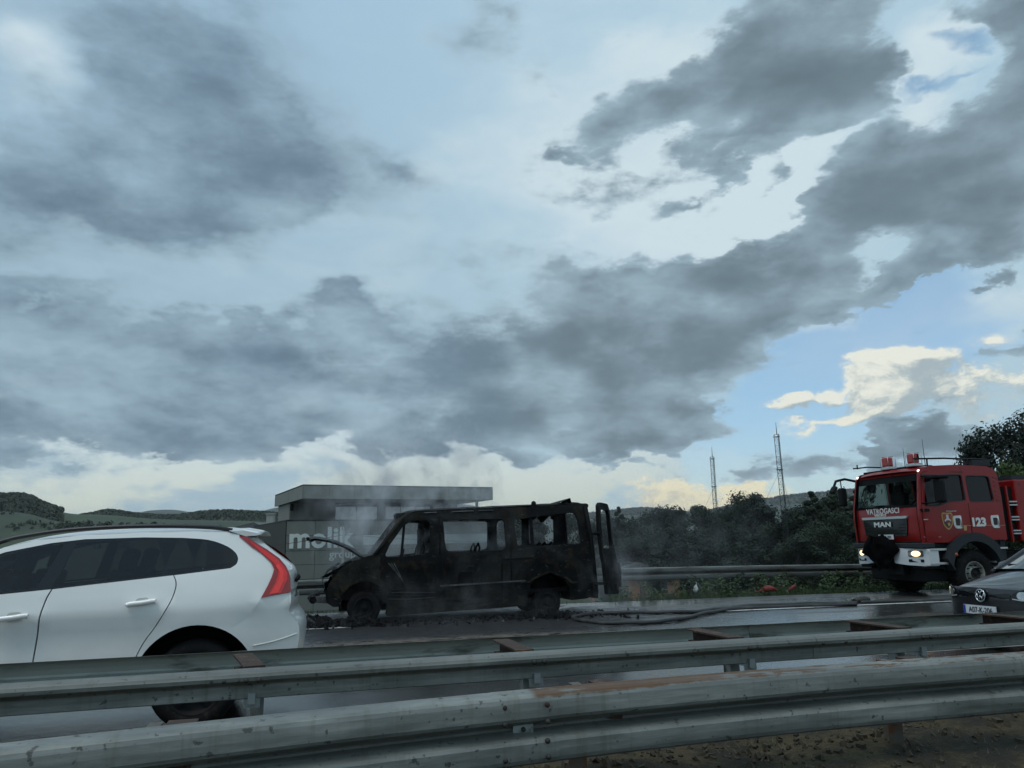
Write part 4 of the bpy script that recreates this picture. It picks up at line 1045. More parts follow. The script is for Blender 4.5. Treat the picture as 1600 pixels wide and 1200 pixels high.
        for c in (rw, fw):
            wy = (.06 if tag_near else W - .06)
            wh = MB().lathe([(.235, .02 * s), (.25, -.002 * s), (.31, -.012 * s), (.345, .012 * s), (.362, .05 * s), (.362, .19 * s), (.345, .23 * s), (.25, .24 * s)], (c[0], wy, .362), 'Y', 40).build('wheel', MT['tyre'], r)
            rim = MB(); rim.lathe([(.24, .0), (.225, .012 * s), (.21, .06 * s), (.0, .07 * s)], (c[0], wy, .362), 'Y', 32)
            for k in range(5):
                a = 2 * PI * k / 5 + .3; d = Vector((math.cos(a), 0, math.sin(a))); n = Vector((-d.z, 0, d.x)); o = Vector((c[0], wy + .02 * s, .362))
                rim.add([o + n * .03 + d * .03, o - n * .03 + d * .03, o - n * .018 + d * .225, o + n * .018 + d * .225] + [o + Vector((0, .04 * s, 0)) + n * .03 + d * .03, o + Vector((0, .04 * s, 0)) - n * .03 + d * .03, o + Vector((0, .04 * s, 0)) - n * .018 + d * .225, o + Vector((0, .04 * s, 0)) + n * .018 + d * .225], [(0, 1, 2, 3), (0, 3, 7, 4), (1, 2, 6, 5)])
            rim.lathe([(.0, -.0), (.05, .0), (.055, .03 * s)], (c[0], wy, .362), 'Y', 16)
            rim.build('rim', MT['black_plastic'], wh)
    MT['recess'] = material('recess_shade_white', (.42, .42, .4), .4); MT['rail'] = material('dark_rail', (.025, .025, .027), .35, .4)
    side(near, True); side(far, False)
    # skins from side to side
    def across(curve, crown_z=0, crown_x=0, off=0.0, n=10, inset=0):
        rows = []
        for x, z in curve:
            y0 = Y(x, z) + off + inset; y1 = W - y0
            rows.append([(x + crown_x * (1 - (2 * k / n - 1) ** 2), y0 + (y1 - y0) * k / n, z + crown_z * (1 - (2 * k / n - 1) ** 2)) for k in range(n + 1)])
        return MB().grid(rows)
    across(spline(roof[3:], 3), .055).build('roof', PAINT, r)
    across(spline(roof[:4], 3), .03, -.12, 0, 10, .03).build('windscreen', MT['tinted'], r)
    across(spline([(-3.25, 1.06), (-3.6, 1.03), (-4.0, .98), (-4.32, .9), (-4.42, .8)], 3), .03, -.12).build('bonnet', PAINT, r)
    across(spline([(-4.42, .8), (-4.38, .55), (-4.36, .3)], 3), 0, -.18).build('front_bumper', MT['black_plastic'], r)
    across(spline([(-.5, 1.57), (-.33, 1.435), (-.20, 1.34), (-.14, 1.28)], 3), 0, .052, .22).build('rear_window', MT['tinted'], r)
    across(spline([(-.12, 1.22), (-.105, 1.1), (-.1, .98), (-.11, .925)], 3), 0, .03, .0).build('tailgate', PAINT, r)
    across(tailp[2:], 0, .05).build('rear_bumper', PAINT, r)
    across(spline([(-.50, 1.575), (-.33, 1.44), (-.20, 1.345), (-.135, 1.29), (-.11, 1.22), (-.1, 1.1)], 3), 0, .05, .10).build('tailgate_frame', PAINT, r)
    MB().box((-2.2, W / 2, .3), (3.6, 1.5, .1)).build('floor', MT['black_plastic'], r)
    for y in (.5, 1.39):
        for x, nm in ((-2.45, 'seat'), (-1.62, 'seat')):
            mb = MB(); tl = Matrix.Rotation(.28, 3, 'Y')
            mb.box((x, y, 1.0), (.16, .48, .62), tl); mb.box((x + .12, y, 1.39), (.11, .26, .19), tl); mb.box((x - .28, y, .68), (.5, .5, .16))
            mb.build(nm, CL, r, .03)
    MB().box((-.75, W / 2, .98), (.5, 1.3, .03)).build('parcel_cover', CL, r)
    rows = [[(x, .34 + (W - .68) * k / 6, z - .045) for k in range(7)] for x, z in ((-2.6, 1.44), (-2.2, 1.57), (-1.6, 1.61), (-.9, 1.62), (-.6, 1.59))]
    MB().grid(rows).build('headliner', CL, r)
    MB().box((-3.05, W / 2, .98), (.45, 1.4, .2)).build('dashboard', CL, r, .03)
    # spoiler lip over the rear window
    rows = []
    for (x, z) in [(-.64, 1.632), (-.52, 1.636), (-.42, 1.615), (-.365, 1.597), (-.40, 1.588), (-.5, 1.582)]:
        y0 = Y(min(x, -.5), 1.58) + .0; y1 = W - y0
        rows.append([(x + (.012 * (1 - (2 * k / 10 - 1) ** 2) if x > -.5 else 0), y0 + (y1 - y0) * k / 10, z + .035 * (1 - (2 * k / 10 - 1) ** 2)) for k in range(11)])
    mb = MB().grid(rows)
    mb.f.append(tuple(i * 11 for i in range(6))); mb.f.append(tuple(i * 11 + 10 for i in range(6))[::-1]); mb.s += [False, False]
    mb.build('spoiler', PAINT, r)
    # wiper hub on the tailgate and a crease in the bumper
    MB().tube([(-.06, .55, 1.16), (-.035, .56, 1.2), (-.045, .7, 1.23)], [.016, .022, .01], 8).build('rear_wiper', MT['black_plastic'], r)
    MB().tube([near(-.003)(x, z, 0) for x, z in spline([(-.38, .655), (-.25, .672), (-.12, .7), (-.02, .73)], 4)], .006, 6).build('bumper_crease', PAINT, r)
build_suv()
# ------------------------------------------------------------------ burnt-out van
def charred(name, base, ash, rust, bright, seed=0):
    m = bpy.data.materials.new(name); m.use_nodes = True
    t = NT(m.node_tree); b = t.n['Principled BSDF']
    co = t.vm('ADD', t.node('ShaderNodeTexCoord').outputs['Object'], (seed, seed * 1.7, 0))
    n1 = t.noise(co, 1.3, 8, .62, .6); n2 = t.noise(co, 3.4, 8, .68, .4); n3 = t.noise(t.vm('MULTIPLY', co, (1, 1, 3)), 7, 6, .65); n4 = t.noise(co, 45, 4, .6)
    dr = t.noise(t.vm('MULTIPLY', co, (7, 7, .7)), 2.2, 5, .6)
    col = t.mix(t.rng(n1, .44, .62), base + (1,), ash + (1,))
    col = t.mix(t.m('MULTIPLY', t.rng(n2, .5, .66), .85), col, rust + (1,))
    col = t.mix(t.m('MULTIPLY', t.rng(dr, .52, .75), .5), col, tuple(k * .4 for k in base) + (1,))
    col = t.mix(t.m('MULTIPLY', t.rng(n3, .6, .7), .6), col, bright + (1,))
    col = t.mix(t.rng(n4, .25, .8), t.mix(.4, col, (0, 0, 0, 1)), col)
    t.put(b.inputs['Base Color'], col); t.put(b.inputs['Roughness'], t.rng(n2, .3, .7, .55, .9))
    b.inputs['Specular IOR Level'].default_value = .15
    t.put(b.inputs['Normal'], t.node('ShaderNodeBump', {'Height': t.m('ADD', n2, t.m('MULTIPLY', n4, .25)), 'Strength': .5, 'Distance': .03}).outputs[0])
    return m
def build_van():
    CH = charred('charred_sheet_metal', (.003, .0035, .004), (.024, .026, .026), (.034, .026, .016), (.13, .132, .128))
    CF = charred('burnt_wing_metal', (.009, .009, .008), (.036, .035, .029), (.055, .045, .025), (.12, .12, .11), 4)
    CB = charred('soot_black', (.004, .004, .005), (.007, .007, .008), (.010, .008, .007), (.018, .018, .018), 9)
    AS = charred('ash_grey_sheet', (.06, .065, .07), (.14, .145, .15), (.05, .045, .04), (.22, .23, .24), 2)
    RB = charred('burnt_rust', (.03, .02, .012), (.05, .035, .02), (.08, .045, .02), (.09, .08, .07), 6)
    W = 1.95
    r = thing('burnt_van', 'burnt-out black passenger van without glass, its bonnet bent up and rear door open', 'van', (.094, 15.2, 0))
    def Y(x, z):
        y = 0.0
        if x < 1.3: y += .22 * ((1.3 - x) / 1.3) ** 2
        if x > 4.9: y += .10 * ((x - 4.9) / .5) ** 2
        y += .17 * max(0, z - 1.15) ** 1.25
        if z < .6: y += .1 * (.6 - z)
        y += .02 * mnoise.noise(Vector((x * 1.7, z * 1.7, 4))) + .008 * mnoise.noise(Vector((x * 6, z * 6, 9)))
        y -= .018 * math.exp(-((z - 1.03 - .02 * x) / .05) ** 2)              # waist crease
        return y + .02
    near = lambda off=0: (lambda x, z, t: Vector((x, Y(x, z) + off + t, z)))
    far = lambda off=0: (lambda x, z, t: Vector((x, W - Y(x + .01, z) - off - t, z)))
    ARC = lambda c, R, a0, a1, n=14: [(c[0] + R * math.cos(math.radians(a0 + (a1 - a0) * k / n)), c[1] + R * math.sin(math.radians(a0 + (a1 - a0) * k / n))) for k in range(n + 1)]
    fc, rc = (.76, .36), (4.40, .40)
    rnd = random.Random(5)
    jag = lambda pts, a=.012: [(x + rnd.uniform(-a, a), z + rnd.uniform(-a, a)) for x, z in pts]
    dens = lambda pts, k=4: [tuple(Vector(pts[i]).lerp(Vector(pts[(i + 1) % len(pts)]), j / k)) for i in range(len(pts)) for j in range(k)]
    outer = [(.99, 1.306), (1.12, 1.49), (1.3, 1.735), (1.46, 1.96), (1.56, 2.055), (1.8, 2.095), (2.1, 2.115), (2.6, 2.13), (3.12, 2.15), (3.8, 2.17), (4.457, 2.2), (4.9, 2.22), (5.2, 2.235), (5.275, 2.20), (5.30, 2.05), (5.32, 1.67), (5.36, 1.15), (5.41, .7), (5.42, .47), (5.37, .38), (5.2, .33), (4.86, .31)] \
        + ARC(rc, .45, -8, 188) + [(3.93, .235), (3.2, .21), (2.22, .18), (1.6, .155), (1.19, .14)] + ARC(fc, .43, -22, 182) + [(.2, .33), (.065, .42), (.05, .6), (.1, .75), (.2, .9), (.3, 1.02), (.42, 1.12), (.57, 1.19), (.8, 1.26)]
    fwin = rounded([(1.13, 1.235), (1.2, 1.43), (1.50, 1.83), (1.64, 1.925), (1.985, 1.915), (2.015, 1.83), (2.01, 1.40), (1.93, 1.28), (1.43, 1.225)], .06, 3)
    w1 = rounded([(2.265, 1.935), (3.515, 1.935), (3.53, 1.36), (3.45, 1.325), (2.43, 1.295), (2.33, 1.33), (2.29, 1.585)], .07, 3)
    w2a = rounded([(3.725, 1.93), (4.30, 1.985), (4.32, 1.40), (3.77, 1.37), (3.74, 1.56)], .08, 3)
    w2 = rounded([(3.725, 1.93), (3.92, 1.94), (4.87, 2.045), (5.02, 2.04), (5.085, 1.92), (5.12, 1.41), (4.70, 1.405), (3.77, 1.37), (3.74, 1.56)], .07, 3)
    jw = lambda w: jag(dens(w, 1), .006)
    MB().panel(outer, [jw(fwin), jw(w1), jw(w2)], near(), .085, .06).build('body', CH, r)
    outf = [p for p in outer]
    w2b = rounded([(4.46, 2.0), (4.87, 2.045), (5.0, 2.03), (5.05, 1.92), (5.06, 1.43), (4.48, 1.41)], .08, 3)
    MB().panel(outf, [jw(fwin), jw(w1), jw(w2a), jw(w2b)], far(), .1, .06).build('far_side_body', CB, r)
    # front door, its quarter bar and sliding door: skins standing a little proud of the shell
    dd = [(1.09, .42), (1.1, 1.22), (1.42, 1.212), (1.94, 1.262), (2.02, 1.38), (2.15, 1.3), (2.16, .34), (1.3, .30)]
    d = MB().panel(rounded(dd, .05), [], near(-.014), .08, .02).build('front_door', CH, r)
    d['label'] = 'buckled front door burnt bare with a torn lower skin'
    MB().panel(rounded([(1.9, 1.08), (2.06, 1.09), (2.05, 1.14), (1.9, 1.13)], .02), [], near(-.03), .05, .02).build('handle', CB, d)
    for k in range(5):
        z = .62 - .055 * k
        MB().tube([near(-.022)(x, z + .01 * math.sin(x * 5 + k), 0) for x in np.linspace(1.2, 2.1, 9)], .007, 5).build('crumpled_rib', AS if k in (1, 3) else CH, d)
    sd_ = [(2.235, .30), (2.235, 1.22), (2.33, 1.29), (2.43, 1.262), (3.40, 1.29), (3.41, .34)]
    s = MB().panel(rounded(sd_, .04), [], near(-.012), .08, .02).build('sliding_door', CH, r)
    MB().panel(rounded([(2.3, .98), (2.38, .985), (2.38, 1.09), (2.3, 1.09)], .02), [], near(-.026), .05, .02).build('handle', CB, s)
    MB().panel(rounded([(2.52, .63), (2.85, .64), (2.83, .93), (2.56, .92)], .05), [], near(-.02), .08, .01).build('blister', CB, s)
    MB().panel([(2.2, .655), (3.9, .71), (3.9, .735), (2.2, .685)], [], near(-.024), .1, .02).build('rub_strip', AS, r)
    MB().panel([(3.45, 1.13), (5.2, 1.205), (5.2, 1.225), (3.45, 1.15)], [], near(-.02), .1, .02).build('door_rail', CB, r)
    MB().panel([(3.55, .70), (4.0, .72), (4.08, .78), (4.4, .90), (4.75, .78), (4.88, .68), (5.38, .66), (5.38, .64), (4.86, .64), (4.72, .75), (4.4, .865), (4.1, .75), (3.98, .68), (3.55, .67)], [], near(-.022), .1, .02).build('wheel_arch_lip', CF, r)
    MB().panel([(1.2, .15), (2.2, .185), (3.9, .24), (3.9, .43), (2.2, .40), (1.2, .37)], [], near(-.012), .1, .03).build('sill', CF, r)
    for x in (1.62, 2.19, 2.9, 3.43):
        MB().tube([near(-.006)(x, z, 0) for z in np.linspace(.2, 1.24, 7)], .006, 5).build('panel_seam', CB, r)
    MB().tube([near(-.01)(x, z, 0) for x, z in ((2.19, 1.24), (2.2, 1.6), (2.19, 2.0))], .008, 5).build('panel_seam', CB, r)
    MB().tube([near(-.01)(x, z, 0) for x, z in ((3.62, .72), (3.62, 1.4), (3.62, 2.0))], .012, 5).build('panel_seam', CH, r)
    # vertical bar between the two rear openings and the quarter bar of the front door
    MB().panel([(4.06, 1.37), (4.12, 1.37), (4.12, 1.98), (4.06, 1.97)], [], near(.03), .1, .05).build('window_bar', CB, r)
    MB().panel([(1.42, 1.21), (1.47, 1.21), (1.53, 1.86), (1.48, 1.83)], [], near(.01), .1, .03).build('window_bar', CB, r)
    # wing with its flared arch
    w = [(.07, .64), (.12, .76), (.22, .9), (.32, 1.02), (.44, 1.12), (.6, 1.19), (.85, 1.25), (1.05, 1.27), (1.05, .62)] + ARC(fc, .46, 20, 165)
    MB().panel(w, [], near(-.012), .07, .02).build('wing', CF, r)
    MB().panel(ARC(fc, .55, 22, 148) + ARC(fc, .44, 148, 22), [], near(-.04), .08, .03).build('wing_flare', CF, r)
    mb = MB()
    for q in range(3): mb.tube([near(-.02)(1.2 + .05 * q + .1 * s_, 1.12 - .12 * s_ * (1 + q * .3), 0) for s_ in np.linspace(0, 2.2, 6)], .01, 5)
    mb.build('burnt_hose', AS, r)
    # roof with cross ribs, swollen and torn at the back
    prof = spline([(1.5, 2.03), (1.66, 2.09), (2.1, 2.125), (3.12, 2.165), (4.457, 2.215), (5.15, 2.245), (5.27, 2.20)], 5)
    rows = []
    for x, z in prof:
        y0 = Y(x, z) + .01; y1 = W - y0
        rows.append([(x, y0 + (y1 - y0) * k / 12, z + .05 * (1 - (2 * k / 12 - 1) ** 2) + .015 * mnoise.noise(Vector((x * 3, k * .7, 1)))) for k in range(13)])
    MB().grid(rows).build('roof', CH, r)
    for x in (1.75, 2.3, 2.9, 3.5, 4.1, 4.7):
        z = 2.07 + (x - 1.7) * .035
        MB().tube([(x, .3, z + .02), (x, W / 2, z + .05), (x, W - .3, z + .02)], .025, 6).build('roof_rib', CB, r)
    mb = MB(); mb.add([(4.72, .3, 2.25), (4.98, .28, 2.36), (5.08, .5, 2.25), (4.98, 1.1, 2.34), (4.72, 1.1, 2.27), (5.12, 1.05, 2.25)], [(0, 1, 3, 4), (1, 2, 5, 3)])
    mb.build('torn_roof_flap', CH, r)
    for x in (4.2, 4.9): MB().lathe([(.055, -.02), (.05, .03), (.02, .055), (0, .06)], (x, .35, 2.245), 'Z', 10).build('roof_stud', CB, r)
    # gutter flakes
    for (xa, xb) in ((1.9, 2.15), (2.45, 2.9), (3.0, 3.3)):
        MB().tube([near(-.012)(x, 2.07 + (x - 1.9) * .03, 0) for x in np.linspace(xa, xb, 5)], .012, 5).build('gutter_edge', AS, r)
    # pillars round the empty windscreen
    for yy in (0, 1):
        f = near if not yy else far
        MB().tube([f(.03)(x, z, 0) for x, z in ((.95, 1.27), (1.12, 1.50), (1.3, 1.745), (1.46, 1.96), (1.6, 2.07))], .045, 7).build('windscreen_pillar', CF if not yy else CB, r)
    MB().tube([(1.5, .18, 2.03), (1.42, W / 2, 2.05), (1.5, W - .18, 2.03)], .05, 7).build('windscreen_header', CH, r)
    # interior: floor, dashboard, wheel, seat frames, headliner rags
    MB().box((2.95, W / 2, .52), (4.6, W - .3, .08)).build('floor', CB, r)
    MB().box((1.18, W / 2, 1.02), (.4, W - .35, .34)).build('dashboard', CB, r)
    MB().tube([(1.48 + .06 * math.sin(a), .55 + .18 * math.cos(a), 1.2 + .17 * math.sin(a)) for a in np.linspace(0, 2 * PI, 17)], .016, 6).build('steering_wheel', CB, r)
    def seat(x, y):
        mb = MB()
        mb.box((x, y, .78), (.45, .44, .06)); mb.box((x, y, .65), (.3, .3, .24))
        mb.tube([(x + .2, y - .2, .8), (x + .3, y - .19, 1.38), (x + .31, y, 1.46), (x + .3, y + .19, 1.38), (x + .2, y + .2, .8)], .022, 6)
        for k in range(4): mb.tube([(x + .22 + .02 * k, y - .2, .9 + .13 * k), (x + .24 + .02 * k, y, .88 + .13 * k), (x + .22 + .02 * k, y + .2, .9 + .13 * k)], .008, 4)
        mb.build('seat_frame', CB, r)
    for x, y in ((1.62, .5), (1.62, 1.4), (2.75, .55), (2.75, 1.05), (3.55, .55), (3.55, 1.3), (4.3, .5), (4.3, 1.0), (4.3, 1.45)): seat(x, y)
    mb = MB(); mb.box((1.98, 1.35, 1.52), (.1, .42, .5))
    mb.tube([(1.98, 1.2, 1.75), (1.96, 1.35, 1.84), (1.98, 1.5, 1.75)], .05, 6); mb.build('headrest_frame', CB, r)
    mb = MB()
    for (x, y, a, l) in ((4.3, .9, .3, .5), (4.55, 1.1, -.2, .62), (4.75, .8, .5, .45), (4.15, 1.3, -.4, .4)):
        rows = [[(x + .3 * i / 4 + .05 * math.sin(j), y + .12 * j / 4, 2.08 - l * .35 * (j / 4) * (.5 + .5 * math.sin(i * 1.3 + a))) for i in range(5)] for j in range(5)]
        mb.grid(rows)
    mb.build('hanging_headliner', CB, r)
    # wheels: tyres burnt down to the rims
    def wheel(c, yy, s, R):
        wh = MB().lathe([(.14, .05 * s), (.16, .0), (R * .93, -.01 * s), (R, .04 * s), (R, .17 * s), (R * .92, .2 * s), (.1, .2 * s)], (c[0], yy, c[1]), 'Y', 28).build('wheel', CB, r)
        mb = MB(); mb.lathe([(.2, -.012 * s), (.185, -.03 * s), (.165, -.012 * s), (.15, .05 * s), (.07, .06 * s), (.06, .0), (0, -.0)], (c[0], yy, c[1]), 'Y', 24); mb.build('rim', CB, wh)
    wheel((.76, .31), .1, 1, .315); wheel((.76, .31), W - .1, -1, .315)
    wheel((4.38, .27), .14, 1, .285); wheel((4.38, .27), W - .14, -1, .285)
    for c, R in ((fc, .43), (rc, .45)):
        rows = [[(c[0] + (R + .0) * math.cos(a), y, c[1] + (R + .0) * math.sin(a)) for y in (.1, .75)] for a in np.linspace(-.2, PI + .2, 14)]
        MB().grid(rows).build('wheel_housing', CB, r)
        MB().box((c[0], .8, c[1] + .15), (.9, .05, .6)).build('wheel_housing', CB, r)
    MB().tube([(4.38, .2, .27), (4.38, W - .2, .27)], .06, 8).build('axle', CB, r)
    MB().box((2.5, W / 2, .3), (3.6, 1.2, .12)).build('chassis', CB, r)
    # rear opening frame and the open leaf door, far leaf gone
    for yy in (.12, W - .12):
        MB().tube([(5.28, yy + .1 * (1 if yy < 1 else -1), 2.18), (5.34, yy, 1.6), (5.38, yy, 1.1), (5.42, yy, .42)], .05, 6).build('rear_pillar', CB, r)
    MB().tube([(5.3, .2, 2.19), (5.33, W / 2, 2.23), (5.3, W - .2, 2.19)], .05, 6).build('rear_header', CH, r)
    MB().box((5.4, W / 2, .4), (.1, W - .2, .14)).build('rear_bumper', CB, r)
    an = math.radians(38); o = Vector((5.50, .02, 0)); ux = Vector((math.sin(an), math.cos(an), 0)); nx = Vector((math.cos(an), -math.sin(an), 0))
    def D(a, z, t): 
        bulge = .05 * math.exp(-((z - .85) / .3) ** 2) + .05 * max(0, (1.2 - z)) ** 1.0
        return o + ux * a + nx * (bulge + .03 - t + .012 * mnoise.noise(Vector((a * 4, z * 3, 2)))) + Vector((.05 * (1.3 - z), 0, z))
    dw = .86
    dp = [(0, .40), (dw, .36), (dw + .02, .9), (dw, 1.5), (dw - .06, 2.12), (dw - .16, 2.24), (.2, 2.26), (.05, 2.2), (0, 1.7), (-.02, 1.1)]
    dh = [(.12, 1.32), (dw - .1, 1.3), (dw - .14, 2.0), (dw - .2, 2.1), (.2, 2.12), (.14, 2.02)]
    g = MB().panel(rounded(dp, .06), [rounded(dh, .05)], D, .09, .07).build('rear_door', CB, r)
    g['label'] = 'rear leaf door swung open with an empty window'
    for z in (.62, 1.62): MB().tube([(5.40, .12, z), (5.46, .0, z), tuple(D(.03, z, .0))], .028, 6).build('hinge', CB, g)
    MB().tube([tuple(D(dw - .02, z, -.03)) for z in (.5, .8, 1.0)], .03, 6).build('latch', CB, g)
    # bonnet bent up
    pr = spline([(.98, 1.285), (.72, 1.30), (.50, 1.44), (.28, 1.545), (.02, 1.625), (-.2, 1.66), (-.31, 1.62)], 5)
    rows = []
    for i, (x, z) in enumerate(pr):
        rows.append([(x + .05 * math.sin(k * .9), .32 + 1.25 * k / 10, z + .02 * mnoise.noise(Vector((x * 5, k * .8, 3))) - .05 * ((k - 5) / 5) ** 2 - .02 * (k % 2) * (i % 3 == 0)) for k in range(11)])
    mb = MB().grid(rows); mb.grid([[(x, y, z - .035) for x, y, z in rr] for rr in rows], flip=True)
    b = mb.build('bonnet', AS, r); b['label'] = 'bonnet burnt pale grey and bent up in a curve'
    MB().tube([(-.31, .4, 1.60), (-.33, .9, 1.62), (-.3, 1.5, 1.60)], .03, 6).build('front_lip', CB, b)
    for (x, y, a) in ((.52, .6, .12), (.44, .75, .2), (.6, .9, .05)):
        rows = [[(x + a * j / 5 + .03 * math.sin(j * 2), y + .05 * i, 1.42 - .30 * j / 5) for i in range(3)] for j in range(6)]
        MB().grid(rows).build('hanging_strip', AS, b)
    # engine bay and crushed front
    MB().box((.55, W / 2, .72), (.75, W - .6, .62)).build('engine', CB, r, .06)
    mb = MB(); rg = random.Random(9)
    for k in range(60):
        p = Vector((rg.uniform(.08, .6), rg.uniform(.3, W - .25), rg.uniform(.5, 1.06)))
        if p.z > .66 + p.x * .85: continue
        mb.box(p, (rg.uniform(.05, .22), rg.uniform(.05, .25), rg.uniform(.03, .14)), Matrix.Rotation(rg.uniform(0, 3), 3, Vector((rg.random(), rg.random(), rg.random() + .01)).normalized()))
    mb.build('engine_remains', CB, r, kind='stuff')
    rows = [[(x, y, z) for x, z in ((.02, .62), (-.02, .8), (.08, .98), (.3, 1.13))] for y in np.linspace(.25, W - .25, 9)]
    MB().grid(rows).build('front_frame', CB, r)
    mb = MB(); mb.add([(.5, .2, 1.17), (-.06, .18, .885), (.06, .24, .88), (.2, .3, .95), (.5, .35, 1.14)], [(0, 1, 2), (0, 2, 3, 4)]); mb.build('torn_wing_edge', CB, r)
    MB().tube([(-.18, .1, .48), (-.22, .6, .5), (-.2, 1.3, .47), (-.1, 1.85, .5)], .07, 7).build('bumper_beam', AS if False else CH, r)
    MB().box((.05, .35, .46), (.45, .1, .12), Matrix.Rotation(.1, 3, 'Y')).build('bumper_bracket', AS, r)
    # ash and charred scraps fallen round the wreck
    rg = random.Random(21); mb = MB(); mb2 = MB()
    for k in range(900):
        u = rg.random()
        if u < .62: x, y = rg.gauss(-.15, .4), 15.1 + abs(rg.gauss(0, .45)) - .15
        elif u < .93: x, y = rg.uniform(-.4, 6.0), 15.2 + rg.gauss(.05, .35)
        else: x, y = rg.uniform(4.6, 6.6), 15.2 + rg.gauss(.3, .4)
        s = rg.uniform(.012, .055) * (2.4 if u < .10 else 1)
        (mb2 if rg.random() < .12 else mb).box((x, y, s * .35 + (.12 * rg.random() if u < .4 and abs(x + .1) < .35 else 0)), (s * rg.uniform(.6, 2), s * rg.uniform(.6, 2), s * rg.uniform(.3, 1)), Matrix.Rotation(rg.uniform(0, 3), 3, Vector((rg.random(), rg.random(), rg.random() + .01)).normalized()))
    for (wx, wn) in ((.76, 110), (4.38, 150)):
        for k in range(wn):
            s = rg.uniform(.03, .11); x = wx + rg.gauss(0, .24); y = 15.22 + rg.gauss(.0, .14)
            mb.box((x, y, s * .3 + max(0, .16 - abs(x - wx) * .4) * rg.random()), (s * rg.uniform(.7, 2), s * rg.uniform(.7, 1.6), s * rg.uniform(.3, .9)), Matrix.Rotation(rg.uniform(0, 3), 3, Vector((rg.random(), rg.random(), rg.random() + .01)).normalized()))
    mb.build('charred_debris', CB, kind='stuff'); mb2.build('ash_debris', AS, kind='stuff')
build_van()
